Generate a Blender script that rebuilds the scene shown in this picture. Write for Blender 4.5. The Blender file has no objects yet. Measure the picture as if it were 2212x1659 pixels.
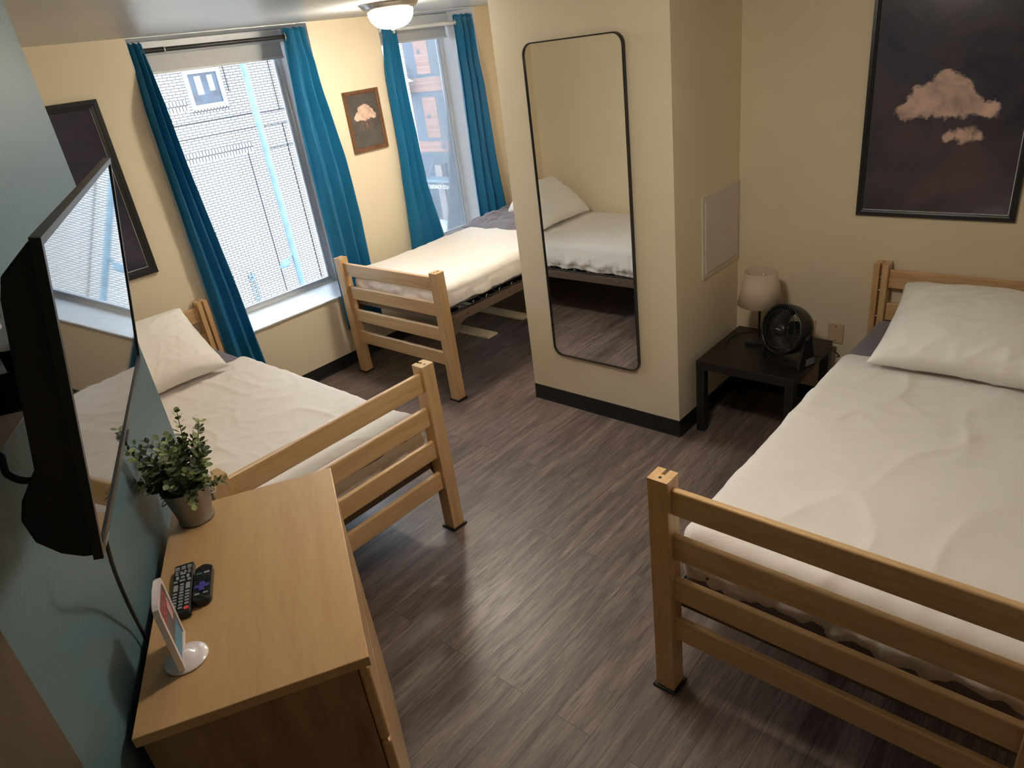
import bpy, bmesh, math, random
from mathutils import Vector, Matrix, noise
from math import sin, cos, pi, radians

# ------------------------------------------------------------------ scene, camera, light
S = bpy.context.scene
COL = S.collection
S.view_settings.view_transform = 'Standard'
S.view_settings.look = 'None'
S.view_settings.gamma = 1
S.view_settings.use_curve_mapping = False
S.view_settings.exposure = 0.5
S.render.engine = 'CYCLES'
try:
    S.cycles.use_denoising = True
    S.cycles.max_bounces = 10
    S.cycles.diffuse_bounces = 6
    S.cycles.transparent_max_bounces = 12
    S.cycles.sample_clamp_indirect = 6
    S.cycles.caustics_reflective = False
    S.cycles.caustics_refractive = False
except Exception:
    pass

CY, CP, CR, FPX, CZ = 0.7774, -0.4559, -0.1409, 1505.0, 2.178
F_ = Vector((cos(CP)*cos(CY), cos(CP)*sin(CY), sin(CP)))
R_ = Vector((sin(CY), -cos(CY), 0)); U_ = R_.cross(F_)
R2 = cos(CR)*R_ + sin(CR)*U_; U2 = -sin(CR)*R_ + cos(CR)*U_
cam = bpy.data.cameras.new('camera'); cam.sensor_width = 36; cam.lens = FPX/2212*36
cam.clip_start = 0.05; cam.clip_end = 300
co = bpy.data.objects.new('camera', cam); COL.objects.link(co)
m = Matrix((R2, U2, -F_)).transposed().to_4x4(); m.translation = Vector((0, 0, CZ))
co.matrix_world = m
S.camera = co

W = bpy.data.worlds.new('sky'); S.world = W; W.use_nodes = True
bg = W.node_tree.nodes['Background']
bg.inputs[0].default_value = (0.74, 0.87, 1.0, 1); bg.inputs[1].default_value = 5.2

sun = bpy.data.lights.new('sun', 'SUN'); sun.energy = 1.5; sun.color = (1, .95, .88); sun.angle = radians(.6)
so = bpy.data.objects.new('sun', sun); COL.objects.link(so)
so.rotation_euler = Vector((.25, -.72, .70)).to_track_quat('Z', 'Y').to_euler()

LAMP_WINDOW, LAMP_DOOR = 118.0, 70.0          # radiance of the glowing part of the two ceiling lamps

# ------------------------------------------------------------------ helpers
def setp(o, label=None, cat=None, group=None, kind=None):
    if label: o['label'] = label
    if cat: o['category'] = cat
    if group: o['group'] = group
    if kind: o['kind'] = kind
    return o

def empty(name, loc=(0, 0, 0), rz=0, label=None, cat=None, group=None, kind=None, mat=None):
    o = bpy.data.objects.new(name, None); COL.objects.link(o)
    o.empty_display_size = .1
    if mat is not None: o.matrix_world = mat
    else:
        o.location = loc; o.rotation_euler = (0, 0, rz)
    return setp(o, label, cat, group, kind)

def obj(name, bm, mats, parent=None, loc=(0, 0, 0), rot=(0, 0, 0), smooth=False, **kw):
    me = bpy.data.meshes.new(name)
    bmesh.ops.recalc_face_normals(bm, faces=bm.faces)
    bm.to_mesh(me); bm.free()
    if not isinstance(mats, (list, tuple)): mats = [mats]
    for q in mats: me.materials.append(q)
    if smooth:
        for p in me.polygons: p.use_smooth = True
    o = bpy.data.objects.new(name, me); COL.objects.link(o)
    o.parent = parent; o.location = loc; o.rotation_euler = rot
    return setp(o, **kw)

def NB(): return bmesh.new()

def box(bm, x0, y0, z0, x1, y1, z1, bev=0, mi=0, seg=2):
    r = bmesh.ops.create_cube(bm, size=1)
    vs = r['verts']
    for v in vs:
        v.co = Vector(((x0+x1)/2+v.co.x*(x1-x0), (y0+y1)/2+v.co.y*(y1-y0), (z0+z1)/2+v.co.z*(z1-z0)))
    fs = set(f for v in vs for f in v.link_faces)
    for f in fs: f.material_index = mi
    if bev:
        es = list(set(e for v in vs for e in v.link_edges))
        bmesh.ops.bevel(bm, geom=es, offset=bev, segments=seg, affect='EDGES', profile=.5)
    return bm

def prism(bm, pts, z0, z1, axis='z', mi=0, bev=0):
    """extrude 2D polygon; axis = direction of extrusion"""
    def P(a, b, c):
        return {'z': (a, b, c), 'x': (c, a, b), 'y': (a, c, b)}[axis]
    lo = [bm.verts.new(P(a, b, z0)) for a, b in pts]; hi = [bm.verts.new(P(a, b, z1)) for a, b in pts]
    n = len(pts); fs = [bm.faces.new(lo[::-1]), bm.faces.new(hi)]
    for i in range(n): fs.append(bm.faces.new((lo[i], lo[(i+1) % n], hi[(i+1) % n], hi[i])))
    for f in fs: f.material_index = mi
    if bev:
        es = list(set(e for f in fs for e in f.edges))
        bmesh.ops.bevel(bm, geom=es, offset=bev, segments=2, affect='EDGES', profile=.5)
    return bm

def lathe(bm, prof, n=48, axis='z', origin=(0, 0, 0), mi=0, cap0=False, cap1=False, M=None):
    rings = []
    ox, oy, oz = origin
    for r, h in prof:
        ring = []
        for k in range(n):
            a = 2*pi*k/n
            p = {'z': (r*cos(a), r*sin(a), h), 'x': (h, r*cos(a), r*sin(a)), 'y': (r*cos(a), h, r*sin(a))}[axis]
            p = Vector(p)
            if M is not None: p = M @ p
            ring.append(bm.verts.new(p+Vector((ox, oy, oz))))
        rings.append(ring)
    for a, b in zip(rings, rings[1:]):
        for k in range(n):
            f = bm.faces.new((a[k], a[(k+1) % n], b[(k+1) % n], b[k])); f.material_index = mi
    if cap0: bm.faces.new(rings[0][::-1]).material_index = mi
    if cap1: bm.faces.new(rings[-1]).material_index = mi
    return bm

def tube(bm, pts, r, n=10, mi=0, caps=True):
    """swept tube along a smoothed polyline"""
    P = [Vector(p) for p in pts]
    if len(P) > 2:
        Q = []
        for i in range(len(P)-1):
            p0 = P[max(i-1, 0)]; p1 = P[i]; p2 = P[i+1]; p3 = P[min(i+2, len(P)-1)]
            for k in range(6):
                t = k/6
                Q.append(.5*((2*p1)+(-p0+p2)*t+(2*p0-5*p1+4*p2-p3)*t*t+(-p0+3*p1-3*p2+p3)*t**3))
        Q.append(P[-1]); P = Q
    rings = []; up = Vector((.13, .27, .95))
    for i, p in enumerate(P):
        t = (P[min(i+1, len(P)-1)]-P[max(i-1, 0)]).normalized()
        a = t.cross(up)
        if a.length < .01: a = t.cross(Vector((1, 0, 0)))
        a.normalize(); b = t.cross(a); up = a.cross(t)*-1 if False else up
        rr = r(i/(len(P)-1)) if callable(r) else r
        rings.append([bm.verts.new(p+rr*(cos(2*pi*k/n)*a+sin(2*pi*k/n)*b)) for k in range(n)])
    for a, b in zip(rings, rings[1:]):
        for k in range(n):
            f = bm.faces.new((a[k], a[(k+1) % n], b[(k+1) % n], b[k])); f.material_index = mi; f.smooth = True
    if caps:
        bm.faces.new(rings[0][::-1]).material_index = mi; bm.faces.new(rings[-1]).material_index = mi
    return bm

def rrect(w, h, r, n=8, cx=0, cy=0):
    pts = []
    for (sx, sy, a0) in ((1, 1, 0), (-1, 1, 90), (-1, -1, 180), (1, -1, 270)):
        for k in range(n+1):
            a = radians(a0+90*k/n)
            pts.append((cx+sx*(w/2-r)+r*cos(a), cy+sy*(h/2-r)+r*sin(a)))
    return pts

# ------------------------------------------------------------------ materials
def new_mat(name):
    m = bpy.data.materials.new(name); m.use_nodes = True
    nt = m.node_tree; return m, nt, nt.nodes['Principled BSDF']

def N(nt, t, **kw):
    n = nt.nodes.new(t)
    for k, v in kw.items():
        if k in n.inputs: n.inputs[k].default_value = v
        else: setattr(n, k, v)
    return n

def L(nt, a, b): nt.links.new(a, b)

def rgb(c): return (*c, 1) if len(c) == 3 else c

def ramp(nt, src, stops):
    r = N(nt, 'ShaderNodeValToRGB'); e = r.color_ramp.elements
    e[0].position, e[0].color = stops[0][0], rgb(stops[0][1]); e[1].position, e[1].color = stops[-1][0], rgb(stops[-1][1])
    for p, c in stops[1:-1]:
        x = e.new(p); x.color = rgb(c)
    L(nt, src, r.inputs[0]); return r.outputs[0]

def plain(name, col, rough=.6, metal=0, var=.08, nscale=30, bump=0, bscale=200, spec=.5, coat=0, sheen=0, emis=None):
    m, nt, b = new_mat(name)
    tc = N(nt, 'ShaderNodeTexCoord')
    no = N(nt, 'ShaderNodeTexNoise', Scale=nscale, Detail=4.0); L(nt, tc.outputs['Object'], no.inputs['Vector'])
    c0 = tuple(x*(1-var) for x in col); c1 = tuple(min(1, x*(1+var)) for x in col)
    L(nt, ramp(nt, no.outputs['Fac'], [(.3, c0), (.7, c1)]), b.inputs['Base Color'])
    b.inputs['Roughness'].default_value = rough; b.inputs['Metallic'].default_value = metal
    b.inputs['Specular IOR Level'].default_value = spec
    if coat: b.inputs['Coat Weight'].default_value = coat; b.inputs['Coat Roughness'].default_value = .15
    if sheen: b.inputs['Sheen Weight'].default_value = sheen
    if emis: b.inputs['Emission Color'].default_value = rgb(emis[0]); b.inputs['Emission Strength'].default_value = emis[1]
    if bump:
        n2 = N(nt, 'ShaderNodeTexNoise', Scale=bscale, Detail=3.0); L(nt, tc.outputs['Object'], n2.inputs['Vector'])
        bp = N(nt, 'ShaderNodeBump', Strength=bump, Distance=.002); L(nt, n2.outputs['Fac'], bp.inputs['Height']); L(nt, bp.outputs[0], b.inputs['Normal'])
    return m

def wood(name, axis, light, dark, rough=.35, coat=.3, fine=1.0, stretch=14):
    m, nt, b = new_mat(name)
    tc = N(nt, 'ShaderNodeTexCoord'); oi = N(nt, 'ShaderNodeObjectInfo')
    add = N(nt, 'ShaderNodeVectorMath', operation='ADD')
    L(nt, tc.outputs['Object'], add.inputs[0]); L(nt, oi.outputs['Location'], add.inputs[1])
    mp = N(nt, 'ShaderNodeMapping'); sc = [stretch*fine]*3; sc['xyz'.index(axis)] = 1.1*fine
    mp.inputs['Scale'].default_value = sc; L(nt, add.outputs[0], mp.inputs[0])
    n1 = N(nt, 'ShaderNodeTexNoise', Scale=2.2, Detail=5.0, Distortion=.6); L(nt, mp.outputs[0], n1.inputs['Vector'])
    n2 = N(nt, 'ShaderNodeTexNoise', Scale=14.0, Detail=3.0); L(nt, mp.outputs[0], n2.inputs['Vector'])
    mx = N(nt, 'ShaderNodeMix', data_type='FLOAT'); mx.inputs[0].default_value = .35
    L(nt, n1.outputs['Fac'], mx.inputs[2]); L(nt, n2.outputs['Fac'], mx.inputs[3])
    mid = tuple((a+c)/2 for a, c in zip(light, dark))
    L(nt, ramp(nt, mx.outputs[0], [(.34, dark), (.46, mid), (.62, light)]), b.inputs['Base Color'])
    b.inputs['Roughness'].default_value = rough; b.inputs['Coat Weight'].default_value = coat; b.inputs['Coat Roughness'].default_value = .2
    bp = N(nt, 'ShaderNodeBump', Strength=.12, Distance=.001); L(nt, n2.outputs['Fac'], bp.inputs['Height']); L(nt, bp.outputs[0], b.inputs['Normal'])
    return m

PL, PD = (.66, .44, .23), (.53, .31, .135)
M_pine_z = wood('pine_upright', 'z', PL, PD); M_pine_y = wood('pine_rail', 'y', PL, PD)
M_endgrain = plain('pine_end_grain', (.46, .22, .10), .5, var=.2, nscale=60)
M_maple = wood('maple_laminate_top', 'x', (.56, .35, .165), (.50, .295, .13), rough=.38, coat=.15, fine=1.0, stretch=7)
M_maple_front = wood('maple_laminate_front', 'x', (.60, .38, .18), (.50, .29, .12), rough=.35, coat=.3)
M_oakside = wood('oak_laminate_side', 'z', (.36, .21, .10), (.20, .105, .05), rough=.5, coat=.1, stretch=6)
M_door = wood('shadowed_door_wood', 'z', (.10, .070, .048), (.06, .040, .028), rough=.55, coat=.1, stretch=5)  # wood darkened all over to carry the television's shadow
M_frame_brown = wood('brown_frame_wood', 'z', (.17, .075, .035), (.08, .033, .016), rough=.35)

def wall_mat(name, col, rough=.55, bump=.25):
    m, nt, b = new_mat(name)
    tc = N(nt, 'ShaderNodeTexCoord')
    n0 = N(nt, 'ShaderNodeTexNoise', Scale=1.3, Detail=3.0); L(nt, tc.outputs['Object'], n0.inputs['Vector'])
    L(nt, ramp(nt, n0.outputs['Fac'], [(.3, tuple(x*.96 for x in col)), (.7, tuple(min(1, x*1.03) for x in col))]), b.inputs['Base Color'])
    b.inputs['Roughness'].default_value = rough; b.inputs['Specular IOR Level'].default_value = .4
    n2 = N(nt, 'ShaderNodeTexNoise', Scale=90.0, Detail=4.0); L(nt, tc.outputs['Object'], n2.inputs['Vector'])
    bp = N(nt, 'ShaderNodeBump', Strength=bump, Distance=.002); L(nt, n2.outputs['Fac'], bp.inputs['Height']); L(nt, bp.outputs[0], b.inputs['Normal'])
    return m

M_cream = wall_mat('cream_wall_paint', (.77, .665, .495))
M_blue = wall_mat('slate_blue_wall_paint', (.105, .175, .205), rough=.42, bump=.5)
M_ceil = wall_mat('ceiling_paint', (.80, .82, .84), rough=.33, bump=.5)
M_white = plain('white_paint', (.74, .75, .76), .4, var=.03, bump=.1)
M_sill = plain('worn_white_sill_paint', (.70, .71, .72), .35, var=.05, nscale=12)
M_base = plain('black_vinyl_base', (.012, .012, .013), .3, var=.2)
M_black = plain('black_plastic', (.012, .012, .013), .35, var=.15)
M_blackmatte = plain('black_matte_plastic', (.008, .008, .009), .6, var=.15)
M_blackmetal = plain('black_metal', (.015, .014, .014), .35, metal=.3, var=.1)
M_table = wood('black_brown_veneer', 'x', (.013, .010, .010), (.007, .005, .005), rough=.42, coat=0)
M_steel = plain('brown_steel', (.15, .11, .08), .45, metal=.35, var=.12)
M_deck = plain('dark_spring_deck', (.02, .02, .022), .6)
M_chrome = plain('brushed_nickel', (.50, .44, .38), .28, metal=1, var=.05)
M_silver = plain('silver_metal', (.75, .74, .72), .25, metal=1, var=.03)
M_linen = None
M_grey = plain('grey_cotton', (.165, .155, .195), .85, var=.06, nscale=80, bump=.2, bscale=500, sheen=.2)
M_slat = plain('pale_slat', (.55, .47, .33), .6)
M_galv = plain('galvanised_tin', (.30, .29, .28), .45, metal=.6, var=.12, nscale=18)
M_soil = plain('dark_foam', (.02, .018, .012), .9)
M_stem = plain('plant_stem', (.07, .065, .03), .6)
M_plate = plain('cream_plastic', (.62, .46, .30), .4, var=.03)
M_panel = plain('painted_access_panel', (.64, .58, .52), .45, var=.03)
M_rubber = plain('black_rubber', (.01, .01, .01), .5)
M_pinkwhite = plain('glossy_white_plastic', (.78, .70, .70), .2, var=.02, coat=.5)
M_shade_fab = plain('roller_fabric', (.60, .60, .60), .8, var=.03)
M_alum = plain('grey_window_frame', (.60, .63, .68), .4, var=.05)
M_greykey = plain('grey_key', (.30, .31, .31), .5)
M_darkkey = plain('dark_key', (.03, .03, .035), .5)
M_redkey = plain('red_key', (.75, .08, .08), .5)
M_purplekey = plain('purple_key', (.07, .05, .30), .45)
M_greenkey = plain('teal_key', (.06, .16, .17), .45)
M_whitekey = plain('pale_key', (.45, .40, .42), .45)
M_sticker = plain('grey_sticker', (.22, .23, .25), .5, var=.35, nscale=260)

def cotton(name, col, s=1.0):
    m, nt, b = new_mat(name)
    tc = N(nt, 'ShaderNodeTexCoord')
    b.inputs['Base Color'].default_value = rgb(col); b.inputs['Roughness'].default_value = .85
    b.inputs['Sheen Weight'].default_value = .15
    n1 = N(nt, 'ShaderNodeTexNoise', Scale=5.0*s, Detail=6.0, Roughness=.6, Distortion=1.2); L(nt, tc.outputs['Object'], n1.inputs['Vector'])
    n2 = N(nt, 'ShaderNodeTexNoise', Scale=420.0, Detail=2.0); L(nt, tc.outputs['Object'], n2.inputs['Vector'])
    b1 = N(nt, 'ShaderNodeBump', Strength=.32, Distance=.02); L(nt, n1.outputs['Fac'], b1.inputs['Height'])
    b2 = N(nt, 'ShaderNodeBump', Strength=.12, Distance=.001); L(nt, n2.outputs['Fac'], b2.inputs['Height']); L(nt, b1.outputs[0], b2.inputs['Normal'])
    L(nt, b2.outputs[0], b.inputs['Normal'])
    return m
M_linen = cotton('white_cotton', (.76, .72, .69))
M_pillow = cotton('white_pillowcase', (.84, .81, .77), 1.3)

def curtain_mat():
    m, nt, b = new_mat('teal_blackout_fabric')
    tc = N(nt, 'ShaderNodeTexCoord')
    n1 = N(nt, 'ShaderNodeTexNoise', Scale=300.0, Detail=2.0); L(nt, tc.outputs['Object'], n1.inputs['Vector'])
    L(nt, ramp(nt, n1.outputs['Fac'], [(.3, (.003, .135, .275)), (.7, (.005, .165, .32))]), b.inputs['Base Color'])
    b.inputs['Roughness'].default_value = .55; b.inputs['Sheen Weight'].default_value = .06
    tr = N(nt, 'ShaderNodeBsdfTranslucent'); tr.inputs[0].default_value = (.0, .30, .62, 1)
    mx = N(nt, 'ShaderNodeMixShader'); mx.inputs[0].default_value = .22
    L(nt, b.outputs[0], mx.inputs[1]); L(nt, tr.outputs[0], mx.inputs[2])
    L(nt, mx.outputs[0], nt.nodes['Material Output'].inputs[0])
    return m
M_curtain = curtain_mat()

def lampshade_mat():
    m, nt, b = new_mat('cream_linen_shade')
    tc = N(nt, 'ShaderNodeTexCoord'); n1 = N(nt, 'ShaderNodeTexNoise', Scale=200.0, Detail=3.0); L(nt, tc.outputs['Object'], n1.inputs['Vector'])
    L(nt, ramp(nt, n1.outputs['Fac'], [(.3, (.66, .55, .43)), (.7, (.76, .66, .53))]), b.inputs['Base Color'])
    b.inputs['Roughness'].default_value = .9
    tr = N(nt, 'ShaderNodeBsdfTranslucent'); tr.inputs[0].default_value = (.8, .68, .5, 1)
    mx = N(nt, 'ShaderNodeMixShader'); mx.inputs[0].default_value = .3
    L(nt, b.outputs[0], mx.inputs[1]); L(nt, tr.outputs[0], mx.inputs[2]); L(nt, mx.outputs[0], nt.nodes['Material Output'].inputs[0])
    return m
M_lshade = lampshade_mat()

def floor_mat():
    m, nt, b = new_mat('vinyl_plank_floor')
    tc = N(nt, 'ShaderNodeTexCoord')
    br = N(nt, 'ShaderNodeTexBrick', Scale=1.0); br.offset = .37; br.offset_frequency = 2; br.squash = 1
    br.inputs['Color1'].default_value = (0, 0, 0, 1); br.inputs['Color2'].default_value = (1, 1, 1, 1); br.inputs['Mortar'].default_value = (.5, .5, .5, 1)
    br.inputs['Mortar Size'].default_value = .0012; br.inputs['Mortar Smooth'].default_value = .3
    br.inputs['Brick Width'].default_value = 1.22; br.inputs['Row Height'].default_value = .152
    L(nt, tc.outputs['Object'], br.inputs['Vector'])
    # every board shifts the grain
    sh = N(nt, 'ShaderNodeVectorMath', operation='SCALE'); sh.inputs['Scale'].default_value = 7.3
    L(nt, br.outputs['Color'], sh.inputs[0])
    ad = N(nt, 'ShaderNodeVectorMath', operation='ADD'); L(nt, tc.outputs['Object'], ad.inputs[0]); L(nt, sh.outputs[0], ad.inputs[1])
    mp = N(nt, 'ShaderNodeMapping'); mp.inputs['Scale'].default_value = (1.0, 9.0, 1.0); L(nt, ad.outputs[0], mp.inputs[0])
    n1 = N(nt, 'ShaderNodeTexNoise', Scale=2.3, Detail=4.0, Distortion=.7); L(nt, mp.outputs[0], n1.inputs['Vector'])
    mp2 = N(nt, 'ShaderNodeMapping'); mp2.inputs['Scale'].default_value = (6.0, 110.0, 1.0); L(nt, ad.outputs[0], mp2.inputs[0])
    n2 = N(nt, 'ShaderNodeTexNoise', Scale=1.6, Detail=4.0, Distortion=.4, Roughness=.65); L(nt, mp2.outputs[0], n2.inputs['Vector'])
    base = ramp(nt, n1.outputs['Fac'], [(.32, (.092, .063, .054)), (.5, (.148, .108, .094)), (.68, (.21, .162, .140))])
    fine = ramp(nt, n2.outputs['Fac'], [(.36, (.52, .49, .47)), (.50, (.98, .98, .98)), (.62, (1.05, 1.05, 1.05)), (.72, (1.6, 1.6, 1.6))])
    mu = N(nt, 'ShaderNodeMix', data_type='RGBA', blend_type='MULTIPLY'); mu.inputs[0].default_value = 1
    L(nt, base, mu.inputs[6]); L(nt, fine, mu.inputs[7])
    # board to board tone
    tone = ramp(nt, br.outputs['Color'], [(0, (.84, .82, .82)), (.5, (1, 1, 1)), (1, (1.14, 1.12, 1.10))])
    mu2 = N(nt, 'ShaderNodeMix', data_type='RGBA', blend_type='MULTIPLY'); mu2.inputs[0].default_value = 1
    L(nt, mu.outputs[2], mu2.inputs[6]); L(nt, tone, mu2.inputs[7])
    seam = N(nt, 'ShaderNodeMix', data_type='RGBA'); L(nt, br.outputs['Fac'], seam.inputs[0]); L(nt, mu2.outputs[2], seam.inputs[6]); seam.inputs[7].default_value = (.03, .02, .016, 1)
    L(nt, seam.outputs[2], b.inputs['Base Color'])
    rr = ramp(nt, n2.outputs['Fac'], [(.3, (.46, .46, .46)), (.7, (.30, .30, .30))]); L(nt, rr, b.inputs['Roughness'])
    b.inputs['Specular IOR Level'].default_value = .55
    bp = N(nt, 'ShaderNodeBump', Strength=.35, Distance=.0012); L(nt, n2.outputs['Fac'], bp.inputs['Height']); L(nt, bp.outputs[0], b.inputs['Normal'])
    return m
M_floor = floor_mat()

def mirror_mat():
    m, nt, b = new_mat('mirror_silver'); b.inputs['Base Color'].default_value = (.86, .88, .87, 1)
    b.inputs['Metallic'].default_value = 1; b.inputs['Roughness'].default_value = .01; return m
M_mirror = mirror_mat()

def screen_mat():
    m, nt, b = new_mat('glossy_tv_screen'); b.inputs['Base Color'].default_value = (.01, .011, .013, 1)
    b.inputs['Roughness'].default_value = .03; b.inputs['Specular IOR Level'].default_value = 1.0; b.inputs['IOR'].default_value = 1.9
    return m
M_screen = screen_mat()

def glass_mat(name, tint=(.97, .985, 1), haze=0):
    m, nt, b = new_mat(name); nt.nodes.remove(b)
    t = N(nt, 'ShaderNodeBsdfTransparent'); t.inputs[0].default_value = rgb(tint)
    g = N(nt, 'ShaderNodeBsdfGlossy'); g.inputs['Roughness'].default_value = .02
    fr = N(nt, 'ShaderNodeFresnel', IOR=1.45)
    mx = N(nt, 'ShaderNodeMixShader'); L(nt, fr.outputs[0], mx.inputs[0]); L(nt, t.outputs[0], mx.inputs[1]); L(nt, g.outputs[0], mx.inputs[2])
    out = mx.outputs[0]
    if haze:
        d = N(nt, 'ShaderNodeBsdfTranslucent'); d.inputs[0].default_value = (.85, .92, 1, 1)
        tc = N(nt, 'ShaderNodeTexCoord'); mp = N(nt, 'ShaderNodeMapping'); mp.inputs['Scale'].default_value = (60, 1, 9); mp.inputs['Rotation'].default_value = (0, .25, 0)
        L(nt, tc.outputs['Object'], mp.inputs[0]); no = N(nt, 'ShaderNodeTexNoise', Scale=3.0, Detail=6.0, Roughness=.75); L(nt, mp.outputs[0], no.inputs['Vector'])
        r = N(nt, 'ShaderNodeMapRange'); r.inputs[1].default_value = .35; r.inputs[2].default_value = .75; r.inputs[3].default_value = haze*.35; r.inputs[4].default_value = haze*2
        L(nt, no.outputs['Fac'], r.inputs[0])
        m2 = N(nt, 'ShaderNodeMixShader'); L(nt, r.outputs[0], m2.inputs[0]); L(nt, out, m2.inputs[1]); L(nt, d.outputs[0], m2.inputs[2]); out = m2.outputs[0]
    L(nt, out, nt.nodes['Material Output'].inputs[0]); return m
M_glass = glass_mat('window_glass'); M_glass2 = glass_mat('dusty_window_glass', haze=.045)

def brick_mat(name, c1, c2, mortar, bw=.2, rh=.064, ms=.006, rot=None):
    m, nt, b = new_mat(name); tc = N(nt, 'ShaderNodeTexCoord')
    mp = N(nt, 'ShaderNodeMapping'); mp.inputs['Rotation'].default_value = rot or (pi/2, 0, 0); L(nt, tc.outputs['Object'], mp.inputs[0])
    br = N(nt, 'ShaderNodeTexBrick', Scale=1.0); br.inputs['Brick Width'].default_value = bw; br.inputs['Row Height'].default_value = rh
    br.inputs['Mortar Size'].default_value = ms; br.inputs['Color1'].default_value = rgb(c1); br.inputs['Color2'].default_value = rgb(c2); br.inputs['Mortar'].default_value = rgb(mortar)
    br.inputs['Mortar Smooth'].default_value = 0
    L(nt, mp.outputs[0], br.inputs['Vector']); L(nt, br.outputs['Color'], b.inputs['Base Color']); b.inputs['Roughness'].default_value = .9
    return m
M_wbrick = brick_mat('white_painted_brick', (.47, .435, .395), (.43, .40, .365), (.035, .035, .04), ms=.010)
M_soldier = brick_mat('upright_white_brick', (.47, .435, .395), (.44, .41, .375), (.03, .03, .035), bw=.085, rh=.25, ms=.014)
M_obrick = brick_mat('orange_brick', (.25, .12, .08), (.21, .095, .06), (.26, .21, .19), bw=.25, rh=.09, ms=.012, rot=(pi/2, 0, pi/2))
M_dgrey = plain('dark_grey_cladding', (.045, .058, .075), .6, var=.25, nscale=2)
M_dglass = plain('dark_shop_glass', (.02, .03, .045), .3, var=.3, nscale=1.5)
M_joint = plain('dark_joint', (.02, .02, .02), .8)
M_paint_blue = plain('pale_blue_metal', (.10, .15, .18), .5, var=.15, nscale=8)
M_asphalt = plain('grey_asphalt', (.50, .52, .54), .9)
M_winpane = plain('reflecting_pane', (.030, .045, .07), .4, var=.5, nscale=3)
M_signwhite = plain('white_sign_letters', (.50, .50, .47), .5, var=.02)
M_cornice = plain('white_stone', (.40, .39, .37), .7)

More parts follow.
